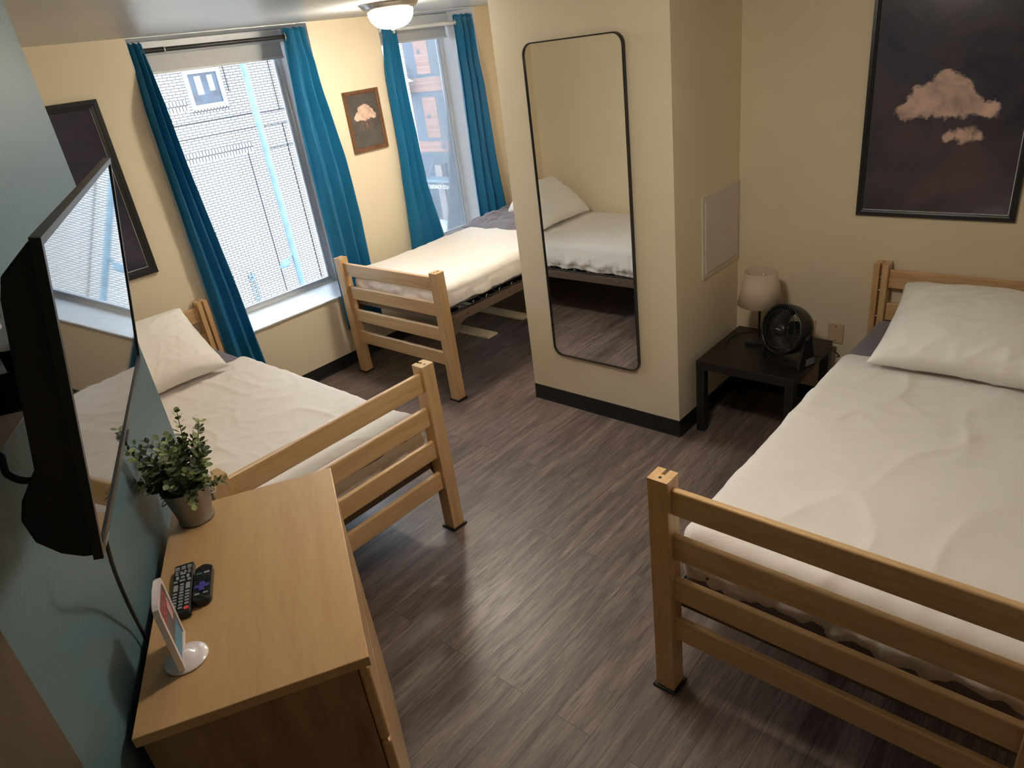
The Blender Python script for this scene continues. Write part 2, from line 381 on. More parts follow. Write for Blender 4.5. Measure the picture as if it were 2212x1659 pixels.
def sheet_art(name, blobs, bgs, cloud, w, h, axis_u, streaks=False, tone=1.0):
    """printed cloud on a dark sky: discs blended with noise, in metres of the print"""
    m, nt, b = new_mat(name); tc = N(nt, 'ShaderNodeTexCoord')
    sx = N(nt, 'ShaderNodeSeparateXYZ'); L(nt, tc.outputs['Object'], sx.inputs[0])
    cb = N(nt, 'ShaderNodeCombineXYZ'); L(nt, sx.outputs[axis_u], cb.inputs[0]); L(nt, sx.outputs[2], cb.inputs[1])
    n1 = N(nt, 'ShaderNodeTexNoise', Scale=16.0/h, Detail=9.0, Roughness=.62); L(nt, cb.outputs[0], n1.inputs['Vector'])
    s = N(nt, 'ShaderNodeVectorMath', operation='SUBTRACT'); L(nt, n1.outputs['Color'], s.inputs[0]); s.inputs[1].default_value = (.5, .5, .5)
    s2 = N(nt, 'ShaderNodeVectorMath', operation='SCALE'); L(nt, s.outputs[0], s2.inputs[0]); s2.inputs['Scale'].default_value = .11*h
    wp = N(nt, 'ShaderNodeVectorMath', operation='ADD'); L(nt, cb.outputs[0], wp.inputs[0]); L(nt, s2.outputs[0], wp.inputs[1])
    fl = N(nt, 'ShaderNodeVectorMath', operation='MULTIPLY'); L(nt, wp.outputs[0], fl.inputs[0]); fl.inputs[1].default_value = (1, 1, 0)
    cur = None
    for (cx, cy, r) in blobs:
        d = N(nt, 'ShaderNodeVectorMath', operation='DISTANCE'); L(nt, fl.outputs[0], d.inputs[0]); d.inputs[1].default_value = (cx, cy, 0)
        q = N(nt, 'ShaderNodeMath', operation='SUBTRACT'); L(nt, d.outputs['Value'], q.inputs[0]); q.inputs[1].default_value = r
        if cur is None: cur = q.outputs[0]
        else:
            mn = N(nt, 'ShaderNodeMath', operation='MINIMUM'); L(nt, cur, mn.inputs[0]); L(nt, q.outputs[0], mn.inputs[1]); cur = mn.outputs[0]
    mr = N(nt, 'ShaderNodeMapRange'); mr.inputs[1].default_value = .004*h; mr.inputs[2].default_value = -.012*h; L(nt, cur, mr.inputs[0])
    n3 = N(nt, 'ShaderNodeTexNoise', Scale=9.0/h, Detail=8.0, Roughness=.6, Distortion=.5); L(nt, cb.outputs[0], n3.inputs['Vector'])
    cc = ramp(nt, n3.outputs['Fac'], [(.3, tuple(x*.5*tone for x in cloud)), (.55, tuple(x*tone for x in cloud)), (.75, tuple(min(1, x*1.25)*tone for x in cloud))])
    n4 = N(nt, 'ShaderNodeTexNoise', Scale=2.6/h, Detail=7.0, Roughness=.6, Distortion=1.0); L(nt, cb.outputs[0], n4.inputs['Vector'])
    bc = ramp(nt, n4.outputs['Fac'], [(.28, bgs[0]), (.5, bgs[1]), (.72, bgs[2])])
    if streaks:
        mp = N(nt, 'ShaderNodeMapping'); mp.inputs['Scale'].default_value = (160, 6, 1); L(nt, cb.outputs[0], mp.inputs[0])
        n5 = N(nt, 'ShaderNodeTexNoise', Scale=2.0, Detail=3.0); L(nt, mp.outputs[0], n5.inputs['Vector'])
        g = N(nt, 'ShaderNodeMapRange'); g.inputs[1].default_value = .5; g.inputs[2].default_value = .8; L(nt, n5.outputs['Fac'], g.inputs[0])
        v = N(nt, 'ShaderNodeVectorMath', operation='DISTANCE'); L(nt, cb.outputs[0], v.inputs[0]); v.inputs[1].default_value = (0, -.01, 0)
        v2 = N(nt, 'ShaderNodeMapRange'); v2.inputs[1].default_value = .085; v2.inputs[2].default_value = .02; L(nt, v.outputs['Value'], v2.inputs[0])
        mm = N(nt, 'ShaderNodeMath', operation='MULTIPLY'); L(nt, g.outputs[0], mm.inputs[0]); L(nt, v2.outputs[0], mm.inputs[1])
        mc = N(nt, 'ShaderNodeMix', data_type='RGBA'); L(nt, mm.outputs[0], mc.inputs[0]); L(nt, bc, mc.inputs[6]); mc.inputs[7].default_value = (.55, .28, .2, 1); bc = mc.outputs[2]
    mx = N(nt, 'ShaderNodeMix', data_type='RGBA'); L(nt, mr.outputs[0], mx.inputs[0]); L(nt, bc, mx.inputs[6]); L(nt, cc, mx.inputs[7])
    L(nt, mx.outputs[2], b.inputs['Base Color']); b.inputs['Roughness'].default_value = .22; b.inputs['Specular IOR Level'].default_value = .45
    b.inputs['Coat Weight'].default_value = .6; b.inputs['Coat Roughness'].default_value = .04
    return m

# ------------------------------------------------------------------ room shell
XC, YC0, YC1, XP, YW, ZC = 3.1032, 1.7585, 2.8343, 3.836, 4.546, 2.459
W1L, W1R, W2L, W2R, SZ, YG = 1.898, 3.1326, 3.735, 4.787, .575, 4.97
XN = 5.06; YR = -.95
TH = radians(60.07); E2 = Vector((cos(TH), sin(TH), 0)); NW = Vector((sin(TH), -cos(TH), 0))   # along / out of the blue wall
EDGE = Vector((.728, 2.41, 0)); XA = .70
WO = EDGE - 4.0*E2                                      # far (hidden) end of the blue wall

def struct(name, bm, mat, **kw): return obj(name, bm, mat, kind='structure', **kw)

bm = NB(); box(bm, -2.2, -1.3, -.12, 5.3, 5.06, 0); struct('floor', bm, M_floor)
bm = NB(); box(bm, -2.2, -1.3, ZC, 5.3, 5.06, ZC+.2); struct('ceiling', bm, M_ceil)

# window wall with two deep openings down to the sills and up to the ceiling
bm = NB()
YO = 5.06
box(bm, .50, YW, 0, W1L, YO, ZC); box(bm, W1L, YW, 0, W1R, YO, SZ-.012)
box(bm, W1R, YW, 0, W2L, YO, ZC); box(bm, W2L, YW, 0, W2R, YO, SZ-.012); box(bm, W2R, YW, 0, XN+.2, YO, ZC)
struct('wall_window', bm, M_cream)
bm = NB(); box(bm, XN, YC1, 0, XN+.24, YW, ZC); struct('wall_end', bm, M_cream)
bm = NB(); box(bm, XC, YC0, 0, XN+.24, YC1, ZC); struct('wall_column', bm, M_cream)
bm = NB(); box(bm, XP, YR, 0, XP+.2, YC0, ZC); struct('wall_far', bm, M_cream)
bm = NB(); box(bm, -1.5, YR-.2, 0, XP+.2, YR, ZC); struct('wall_right', bm, M_cream)
# alcove side wall and the slanted blue wall in one L: two boxes
bm = NB(); prism(bm, [(XA, EDGE.y-.02), (XA, YW), (XA-.2, YW), (XA-.2, EDGE.y-.25)], 0, ZC); struct('wall_side', bm, M_cream)
bm = NB(); A = EDGE; B = WO; nb = -NW*.14
c2 = EDGE + Vector((-.028, .02, 0))
prism(bm, [(A.x, A.y), (c2.x, c2.y+.03), (B.x+nb.x, B.y+nb.y), (B.x, B.y)][::-1], 0, ZC); struct('wall_left', bm, M_blue)
bm = NB(); box(bm, -1.75, YR-.2, 0, -1.25, WO.y+.15, ZC); struct('wall_back', bm, M_blue)  # unseen wall, given the dark blue to cut light bounced onto the footboard

# black vinyl base boards
def base(name, pts):
    bm = NB()
    for (x0, y0), (x1, y1), (nx, ny) in pts:
        d = Vector((x1-x0, y1-y0, 0)); n = Vector((nx, ny, 0)).normalized()
        a = Vector((x0, y0, 0)); b_ = Vector((x1, y1, 0))
        prof = [(0, 0), (.011, 0), (.006, .012), (.004, .1), (.002, .1027), (0, .1027)]
        r0 = [bm.verts.new(a+n*o+Vector((0, 0, z))) for o, z in prof]; r1 = [bm.verts.new(b_+n*o+Vector((0, 0, z))) for o, z in prof]
        k = len(prof); bm.faces.new(r0); bm.faces.new(r1[::-1])
        for i in range(k): bm.faces.new((r0[i], r0[(i+1) % k], r1[(i+1) % k], r1[i]))
    return struct(name, bm, M_base)
base('baseboard_window', [((XA, YW), (XN, YW), (0, -1))])
base('baseboard_column', [((XC, YC0-.004), (XC, YC1), (-1, 0)), ((XC-.004, YC0), (XP, YC0), (0, -1))])
base('baseboard_far', [((XP, YR), (XP, YC0), (-1, 0))])
base('baseboard_end', [((XN, YC1), (XN, YW), (-1, 0)), ((XC, YC1), (XN, YC1), (0, 1))])
base('baseboard_left', [((EDGE.x, EDGE.y), (WO.x, WO.y), (NW.x, NW.y))])

# white linings of the two window openings, sill boards
def recess(n, xl, xr):
    bm = NB()
    box(bm, xl, YW-.001, SZ, xl+.006, YG, ZC-.006); box(bm, xr-.006, YW-.001, SZ, xr, YG, ZC-.006); box(bm, xl, YW-.001, ZC-.006, xr, YG, ZC-.0005)
    struct('trim_%d' % n, bm, M_white)
    bm = NB(); box(bm, xl-.004, YW-.012, SZ-.012, xr+.004, YG, SZ, bev=.003); struct('trim_%d' % (n+2), bm, M_sill)
recess(1, W1L, W1R); recess(2, W2L, W2R)

def window(n, xl, xr, glass):
    t = empty('window_%d' % n, ((xl+xr)/2, YG, SZ), kind='structure')
    w = (xr-xl)/2; h = ZC-SZ; f = .022
    bm = NB()
    for x0, z0, x1, z1 in ((-w, 0, -w+f, h), (w-f, 0, w, h), (-w+f, 0, w-f, f*.9), (-w+f, h-f, w-f, h)):
        box(bm, x0, 0, z0, x1, .07, z1, bev=.004)
    obj('window_frame', bm, M_white, t)
    g = f+.013; bm = NB()
    for x0, z0, x1, z1 in ((-w+f, f*.9, -w+g, h-f), (w-g, f*.9, w-f, h-f), (-w+g, f*.9, w-g, g), (-w+g, h-g, w-g, h-f)):
        box(bm, x0, .02, z0, x1, .055, z1, bev=.002)
    obj('glazing_bead', bm, M_alum, t)
    bm = NB(); box(bm, -w+g-.003, .036, g-.003, w-g+.003, .040, h-g+.003); obj('window_pane', bm, glass, t)
window(1, W1L, W1R, M_glass); window(2, W2L, W2R, M_glass2)

# wooden door edge standing beside the blue wall
t = empty('door_1', kind='structure', mat=Matrix.Translation(EDGE-E2*1.508)@Matrix.Rotation(TH+pi, 4, 'Z'))
bm = NB(); box(bm, 0, .0, .01, .82, .05, 2.04, bev=.004); obj('door_leaf', bm, M_door, t)
bm = NB(); lathe(bm, [(.0, .05), (.028, .05), (.028, .058), (.011, .064), (.011, .095), (.026, .105), (.028, .12), (.018, .132), (0, .134)], 24, 'y', (.74, 0, .95)); obj('door_handle', bm, M_chrome, t, smooth=True)

# ------------------------------------------------------------------ beds
def post(t, x, y, inner, h=.9162, w=.0713):
    """square pine post with a slot on the face turned to the mattress"""
    s = .013; d = .032; a = (w-s)/2
    if inner > 0: pts = [(0, 0), (w, 0), (w, a), (w-d, a), (w-d, a+s), (w, a+s), (w, w), (0, w)]
    else: pts = [(0, 0), (w, 0), (w, w), (0, w), (0, a+s), (d, a+s), (d, a), (0, a)]
    bm = NB(); prism(bm, pts, .008, h, mi=0)
    for f in bm.faces:
        if abs(f.normal.z) > .9 and f.calc_center_median().z > h-.01: f.material_index = 1
    hx = w*.30 if inner > 0 else w*.70
    lathe(bm, [(.0055, h-.0), (.0055, h+.0006)], 14, 'z', (hx, w*.5, 0), mi=2, cap1=True)
    # bevel of the long outer edges
    es = [e for e in bm.edges if abs(e.verts[0].co.z-e.verts[1].co.z) > .5 and all((v.co.x in (0, w) or min(abs(v.co.x), abs(v.co.x-w)) < 1e-5) and min(abs(v.co.y), abs(v.co.y-w)) < 1e-5 for v in e.verts)]
    bmesh.ops.bevel(bm, geom=es, offset=.003, segments=2, affect='EDGES', profile=.5)
    p = obj('post', bm, [M_pine_z, M_endgrain, M_blackmatte], t, loc=(x, y, 0))
    if inner < 0:
        for q in range(12):
            bm = NB(); lathe(bm, [(.0022, a-.004), (.0022, a+s+.004)], 8, 'y', (.012, 0, .06+q*.0714), cap0=True, cap1=True)
            obj('slot_pin', bm, M_silver, p)
    bm = NB(); box(bm, -.010, -.010, 0, w+.010, w+.010, .012, bev=.003); obj('glider', bm, M_black, p)
    return p

def bed(loc, rz, Lb, zr, label, group, gusset=True, slats=False):
    t = empty('bed', loc, rz, label, 'bed', group)
    w = .0713; WB = 1.1013
    for x, inn in ((0, 1), (Lb-w, -1)):
        for y in (0, WB-w): post(t, x, y, inn)
        zs = (.784, .606, .428, .250)
        for z in zs:
            bm = NB(); rx = .022 if inn > 0 else w-.022-.024
            box(bm, rx, w-.004, z, rx+.024, WB-w+.004, z+.098, bev=.007, seg=3)
            obj('foot_rail' if inn > 0 else 'head_rail', bm, M_pine_y, t, loc=(x, 0, 0))
    # steel side rails: angle section with gusset plates at the posts
    for y, s in ((.028, 1), (WB-.028, -1)):
        bm = NB()
        box(bm, w, y-.002, zr-.06, Lb-w, y+.002, zr, bev=.001); box(bm, w, min(y, y+s*.035), zr-.004, Lb-w, max(y, y+s*.035), zr, bev=.001)
        for xa, sg in ((w, 1), (Lb-w, -1)):
            prism(bm, [(xa, zr), (xa+sg*.16, zr-.055), (xa+sg*.10, zr-.075), (xa+sg*.05, zr-.135), (xa, zr-.15)] if sg > 0 else [(xa, zr), (xa, zr-.15), (xa+sg*.05, zr-.135), (xa+sg*.10, zr-.075), (xa+sg*.16, zr-.055)], y-.0025, y+.0025, 'y')
        sr = obj('side_rail', bm, M_steel, t)
        if s > 0:
            for xa, za in ((w+.03, .03), (w+.055, .03), (w+.03, .07), (w+.055, .07), (w+.17, .03), (w+.6, .03), (w+1.2, .03)):
                bm = NB(); lathe(bm, [(.005, y-.0034), (.005, y+.0034)], 10, 'y', (xa, 0, zr-za), cap0=True, cap1=True)
                obj('bolt', bm, M_blackmatte, sr)
    for xa in (w+.003, Lb-w-.045):
        bm = NB(); box(bm, xa, .03, zr-.045, xa+.04, WB-.03, zr-.005, bev=.002); obj('end_bar', bm, M_steel, t)
    bm = NB()
    nx, ny = 26, 12
    for i in range(nx+1):
        x = w+.05+(Lb-2*w-.10)*i/nx; tube(bm, [(x, .03, zr+.006), (x, WB-.03, zr+.006)], .003, 6)
    for j in range(ny+1):
        y = .04+(WB-.08)*j/ny; tube(bm, [(w+.02, y, zr+.010), (Lb-w-.02, y, zr+.010)], .004, 6)
    obj('spring_deck', bm, M_deck, t, kind='stuff')
    bm = NB(); n = 15
    for i in range(n):
        x = w+.12+(Lb-2*w-.24)*i/(n-1)
        for y, s in ((.030, 1), (WB-.030, -1)):
            tube(bm, [(x-.012, y, zr+.002), (x-.014, y+s*.002, zr+.022), (x+.006, y+s*.008, zr+.030), (x+.018, y+s*.02, zr+.012)], .0016, 6)
    obj('edge_springs', bm, M_silver, t, kind='stuff')
    if slats:
        for xs in (.42, .80):
            bm = NB(); box(bm, xs, .05, zr-.30, xs+.10, WB-.05, zr-.285, bev=.002); obj('cross_brace', bm, M_slat, t)
    return t

def mattress(loc, rz, x0, x1, y0, y1, z0, z1, label):
    bm = NB(); box(bm, x0, y0, z0, x1, y1, z1, bev=.045, seg=5)
    bmesh.ops.subdivide_edges(bm, edges=[e for e in bm.edges if e.calc_length() > .3], cuts=30, use_grid_fill=True)
    for v in bm.verts:
        n = noise.noise(v.co*9)*.004+noise.noise(Vector((v.co.x*30, v.co.y*8, v.co.z*5)))*.003
        v.co.z += n if v.co.z > z1-.03 else 0
    return obj('mattress', bm, M_grey, None, loc=loc, rot=(0, 0, rz), smooth=True, label=label, cat='mattress')

def setcat(o, cat): o['category'] = cat; return o

def comforter(loc, rz, x0, x1, y0, y1, zt, dropf, drops, label, seed=0, hemwob=.008, dropb=None, nu=230, nv=150):
    r = .065; r2 = r*pi/2
    dl = drops if dropb is None else dropb
    us0, us1 = x0+r-(r2+dropf-r), x1
    vs0, vs1 = y0+r-(r2+drops-r), y1-r+(r2+dl-r)
    bm = NB(); G = []
    off = Vector((seed*13.1, seed*7.7, seed*3.3))
    for i in range(nu+1):
        row = []
        u = us0+(us1-us0)*i/nu
        for j in range(nv+1):
            v = vs0+(vs1-vs0)*j/nv
            ex = max(0, x0+r-u); eyl = max(0, y0+r-v); eyr = max(0, v-(y1-r)); ey = max(eyl, eyr); sy = -1 if eyl > 0 else 1
            cx = max(u, x0+r); cy = min(max(v, y0+r), y1-r)
            l = math.hypot(ex, ey)
            if l > 1e-6:
                e = max(ex, ey); dx, dy = -ex/l, sy*ey/l; a = min(e/r, pi/2)
                down = max(0, e-r2)
                px = cx+dx*r*sin(a); py = cy+dy*r*sin(a); pz = zt-r*(1-cos(a))-down
                q = down/.16
                per = (py if ex > ey else px)
                g = (noise.noise(Vector((per*11, 3*q, seed*5.0)))*.6+noise.noise(Vector((per*27, 2*q, seed*9.0)))*.4)
                bul = .012*sin(min(q, 1)*pi)-.006*max(0, q-.5)*2
                k = (bul + g*.022*min(1, q*1.3)) if down > 0 else g*.006*(a/(pi/2))
                px += dx*k; py += dy*k
                pz += noise.noise(Vector((per*6, 1.7, seed*2.0)))*hemwob*min(1, q*1.5)*2
            else:
                px, py, pz = u, v, zt
            # long soft creases plus small wrinkles on the top
            p = Vector((px, py, 0))
            d1 = p + .10*Vector((noise.noise(p*2.3+off), noise.noise(p*2.1+off+Vector((5, 1, 2))), 0))
            a1 = 1-abs(noise.noise(Vector((d1.x*1.6+d1.y*2.4, d1.y*3.4-d1.x*1.8, seed*2.2))))*2.1
            a2 = 1-abs(noise.noise(Vector((d1.x*5.2-d1.y*2.1, d1.y*6.5+d1.x*3, seed*4.1+7))))*2.0
            wmask = .5+.5*noise.noise(p*1.7+off*2)
            pz += .0075*max(0, a1)**4 + .0045*max(0, a2)**3*wmask*1.4 + .008*noise.noise(p*3.0+off) + .0025*noise.noise(p*17+off)
            row.append(bm.verts.new((px, py, pz)))
        G.append(row)
    for i in range(nu):
        for j in range(nv): bm.faces.new((G[i][j], G[i+1][j], G[i+1][j+1], G[i][j+1]))
    o = obj('comforter', bm, M_linen, None, loc=loc, rot=(0, 0, rz), smooth=True, label=label, cat='comforter')
    md = o.modifiers.new('thickness', 'SOLIDIFY'); md.thickness = .012; md.offset = -1
    return o

def pillow(origin, ax, up, wd, ht, th, label, seed=0, mat=None, sag=.0):
    """origin = middle of the lower edge; ax along the width, up along the height"""
    ax = Vector(ax).normalized(); up = Vector(up).normalized(); nn = ax.cross(up).normalized()
    bm = NB(); n = 64; top = []; bot = []
    off = Vector((seed*3.7, seed*9.1, 1.3))
    for side in (1, -1):
        G = []
        for i in range(n+1):
            row = []
            for j in range(n+1):
                a = -1+2*i/n; b = -1+2*j/n
                k = max(0, (1-abs(a)**2.6))**.45*max(0, (1-abs(b)**2.6))**.45
                # pinched outline between the corners
                pa = a*(wd/2)*(1-.055*(1-b*b)); pb = b*(ht/2)*(1-.07*(1-a*a))
                edge = max(abs(a), abs(b))
                p = Vector((pa, pb, side))
                rad = 1-abs(noise.noise(Vector((pa*6+pb*3, pb*11-pa*4, seed+side))))*2.2
                rad2 = 1-abs(noise.noise(Vector((pa*14-pb*6, pb*17+pa*7, seed*2.0+side))))*2.2
                z = (th*.72 if side > 0 else -th*.28)*k*(1+.10*noise.noise(Vector((pa*5, pb*5, seed)))) + side*k*(.017*max(0, rad)**3*(edge**1.2) + .005*max(0, rad2)**3*edge)
                z += .012*noise.noise(Vector((pa*4, pb*4, seed*3.0)))*1.0
                co_ = Vector(origin)+ax*pa+up*(pb+ht/2)+nn*z
                row.append(bm.verts.new(co_))
            G.append(row)
        for i in range(n):
            for j in range(n):
                f = (G[i][j], G[i+1][j], G[i+1][j+1], G[i][j+1]); bm.faces.new(f if side > 0 else f[::-1])
    bmesh.ops.remove_doubles(bm, verts=bm.verts, dist=.0002)
    c = Vector(origin)
    for v in bm.verts: v.co -= c
    o = obj('pillow', bm, M_pillow, None, loc=c, smooth=True, label=label, cat='pillow')
    return o

BG = 'pine slatted single beds'
Z2, Z1 = .594, .405
# bed along the blue wall alcove (foot towards the camera)
B1 = (1.8371, 2.2861, 0); r1 = pi/2
bed(B1, r1, 2.25, Z1, 'pine bed in the alcove with its foot beside the tall dresser', BG)
mattress(B1, r1, .10, 2.15, .065, 1.035, Z1+.016, .622, 'mattress in grey sheet on the pine bed behind the dresser')
comforter(B1, r1, .105, 1.70, .045, 1.055, .640, .215, .218, 'white comforter on the alcove bed behind the dresser and the television', 1, dropb=.12)
pillow((1.245, 3.870, .672), (1, 0, 0), (0, .82, .57), .70, .52, .17, 'white pillow leaning on the headboard of the alcove bed beside the long teal curtain', 1)
# bed along the window wall
B2 = (2.7856, 3.275, 0)
bed(B2, 0, 2.25, Z2, 'pine bed with high white mattress standing along the window wall beyond the mirror column', BG, slats=True)
mattress(B2, 0, .10, 2.15, .065, 1.045, Z2+.016, .775, 'mattress in grey sheet on the bed along the window wall')
comforter(B2, 0, .095, 1.42, .040, 1.06, .800, .165, .155, 'white comforter on the bed along the window wall, hanging loose over the steel rail', 2, hemwob=.02)
pillow((4.45, 3.80, .835), (0, -1, 0), (.80, 0, .60), .70, .50, .17, 'white pillow under the narrow window, half hidden by the mirror column', 2)
# near bed on the right
B3 = (1.5353, -.1121, 0)
bed(B3, 0, 2.29, Z1, 'pine bed with its head below the large framed cloud poster', BG)
mattress(B3, 0, .10, 2.18, .065, 1.045, Z1+.016, .645, 'mattress in grey sheet on the bed beside the black side table')
comforter(B3, 0, .105, 1.655, .045, 1.062, .664, .235, .20, 'smooth white comforter on the bed beside the black side table', 3, hemwob=.010)
pillow((3.050, .405, .695), (0, -1, 0), (.90, 0, .34), .78, .56, .17, 'wide white pillow leaning on the headboard below the large framed cloud poster', 3)
# rumpled grey sheet folded back on the window bed
def folded_sheet():
    bm = NB(); n, mm = 60, 80; G = []
    for i in range(n+1):
        row = []
        for j in range(mm+1):
            a = i/n; b = j/mm
            x = 4.12+.62*a+.04*noise.noise(Vector((b*6, 1, 0))); y = 3.33+1.05*b
            k = max(0, sin(pi*min(1, a*6)/2)) * min(1, 12*b, 12*(1-b))
            z = .79+.045*k+.020*noise.noise(Vector((x*9, y*7, 2)))*k+.014*(1-abs(noise.noise(Vector((x*13+y*5, y*16, 5))))*2)*k
            if b < .02 or b > .98 or a < .01: z = .780
            row.append(bm.verts.new((x, y, z)))
        G.append(row)
    for i in range(n):
        for j in range(mm): bm.faces.new((G[i][j], G[i+1][j], G[i+1][j+1], G[i][j+1]))
    for v in bm.verts: v.co -= Vector((4.12, 3.33, .79))
    o = obj('folded_sheet', bm, M_grey, None, loc=(4.12, 3.33, .79), smooth=True, label='rumpled grey sheet folded back below the pillow on the window bed', cat='sheet')
    md = o.modifiers.new('thickness', 'SOLIDIFY'); md.thickness = .012; md.offset = -1
folded_sheet()

# ------------------------------------------------------------------ curtains and rods
def interp(pts, z):
    pts = sorted(pts, key=lambda q: q[1])
    if z <= pts[0][1]: return pts[0][0]
    for (a, za), (b, zb) in zip(pts, pts[1:]):
        if z <= zb: return a+(b-a)*(z-za)/(zb-za)
    return pts[-1][0]

def curtain(lft, rgt, z0, z1, folds, dep, label, seed, yc=4.492, side=1, ring_x=None, rz=2.383, xmax=3.118):
    bm = NB(); nz, nx = 70, 120; G = []
    for i in range(nz+1):
        z = z0+(z1-z0)*i/nz; kf = max(0, min(1, (z-2.02)/.36)); kf = kf*kf*(3-2*kf); yy = 4.482+.105*kf; sc2 = yy/4.49; xl = interp(lft, z)*sc2; xr = min(interp(rgt, z)*sc2, xmax if kf > .45 else 9); row = []
        f = 1-i/nz
        for j in range(nx+1):
            a = j/nx
            ph = a*folds*2*pi+.5*sin(a*5+seed)+.35*f*sin(z*2.3+a*4+seed)
            amp = dep*(.75+.35*noise.noise(Vector((a*3, z*.7, seed))))
            ae = min(1, (a if side > 0 else 1-a)/.16); y = yy-.034*kf*ae+amp*(1-.45*kf)*sin(ph)+.004*noise.noise(Vector((a*14, z*5, seed)))
            x = xl+(xr-xl)*(a+.035*sin(2*ph)/folds)
            row.append(bm.verts.new((x, y, z+(.006*sin(ph) if i == nz else 0))))
        G.append(row)
    for i in range(nz):
        for j in range(nx): bm.faces.new((G[i][j], G[i+1][j], G[i+1][j+1], G[i][j+1]))
    t = empty('curtain', (interp(lft, z1), 4.587, z0), label=label, cat='curtain')
    c = t.location.copy()
    for v in bm.verts: v.co -= c
    p = obj('fabric_panel', bm, M_curtain, t, smooth=True)
    md = p.modifiers.new('thickness', 'SOLIDIFY'); md.thickness = .0025
    # eyelets where the rod passes through the folds
    xl = interp(lft, rz)*1.0216; xr = min(interp(rgt, rz)*1.0216, xmax)
    k = 0
    for q in range(1):
        a = .06 if side > 0 else .94
        x = xl+(xr-xl)*a 
        bm = NB(); M = Matrix.Rotation(radians(25 if q % 2 else -25), 4, 'Z')
        R, r = (.026, .0048) if q == 0 else (.019, .004)
        prof = [(R+r*cos(2*pi*s/10), r*sin(2*pi*s/10)) for s in range(11)]
        lathe(bm, prof, 28, 'x', (0, 0, 0), M=M)
        obj('eyelet', bm, M_silver, t, loc=(x-c.x, 0, rz-c.z), smooth=True)
    return t

curtain([(1.872, 2.42), (1.868, 2.2), (1.866, 1.8), (1.866, 1.4), (1.866, 1.0), (1.866, .7), (1.86, .12)],
        [(1.955, 2.42), (1.986, 2.1), (2.005, 1.74), (2.043, 1.3), (2.076, .9), (2.09, .6), (2.12, .12)], .12, 2.428, 3, .030,
        'teal curtain at the end of the black rod, falling beside the pine bed head', 1.0, side=-1)
curtain([(2.900, 2.43), (2.885, 2.2), (2.86, 1.7), (2.856, .9), (2.85, .3)],
        [(3.062, 2.43), (3.080, 2.25), (3.110, 2.0), (3.148, 1.75), (3.176, 1.54), (3.195, 1.1), (3.19, .7), (3.19, .3)], .30, 2.432, 3, .038,
        'teal curtain between the wide window and the small brown framed picture', 2.0)
curtain([(3.706, 2.40), (3.692, 2.0), (3.680, 1.48), (3.62, .78), (3.60, .62)],
        [(3.850, 2.40), (3.867, 1.8), (3.908, 1.23), (4.004, .77), (4.02, .62)], .62, 2.41, 3, .038,
        'teal curtain hanging behind the ceiling lamp and flaring over the bed top', 3.0, rz=2.358, xmax=4.77, side=-1)
curtain([(4.474, 2.40), (4.477, 1.9), (4.465, 1.3), (4.455, .8), (4.45, .62)],
        [(4.660, 2.40), (4.739, 1.87), (4.765, 1.23), (4.81, .84), (4.82, .62)], .62, 2.412, 3, .040,
        'bright teal curtain between the narrow window and the mirror column', 4.2, rz=2.358, xmax=4.77)

def rod(x0, x1, z, mat, label, step=None):
    t = empty('curtain_rod', (x0, 4.587, z), label=label, cat='curtain rod')
    bm = NB(); lathe(bm, [(.0145, 0), (.0145, (step or (x1-x0))+.0)], 24, 'x', cap0=True, cap1=True); obj('outer_tube', bm, mat, t, smooth=False)
    if step:
        bm = NB(); lathe(bm, [(.0125, step), (.0125, x1-x0)], 24, 'x', cap1=True); obj('inner_tube', bm, mat, t)
        bm = NB(); lathe(bm, [(.0152, step-.006), (.0152, step+.002)], 24, 'x', cap0=True, cap1=True); obj('collar', bm, M_silver, t)
    for x in (0, x1-x0):
        bm = NB(); lathe(bm, [(.019, x-.004), (.019, x+.004)], 20, 'x', cap0=True, cap1=True); obj('rod_cap', bm, mat, t)
rod(1.909, 3.122, 2.385, M_blackmetal, 'black telescoping curtain rod across the wide window', step=.22)
rod(3.746, 4.776, 2.358, M_white, 'white curtain rod across the narrow window')

def blind(xl, xr, label):
    t = empty('roller_blind', (xl+.008, 4.86, 2.262), label=label, cat='window blind')
    w = xr-xl-.016
    bm = NB(); box(bm, 0, 0, .11, w, .085, ZC-2.262-.008, bev=.006); obj('headbox', bm, M_white, t)
    bm = NB(); box(bm, .012, .03, .012, w-.012, .033, .12); obj('blind_fabric', bm, M_shade_fab, t)
    bm = NB(); box(bm, .010, .022, 0, w-.010, .040, .016, bev=.004); obj('bottom_bar', bm, M_white, t)
blind(W1L, W1R, 'rolled up white blind at the top of the wide window'); blind(W2L, W2R, 'rolled up white blind at the top of the narrow window')

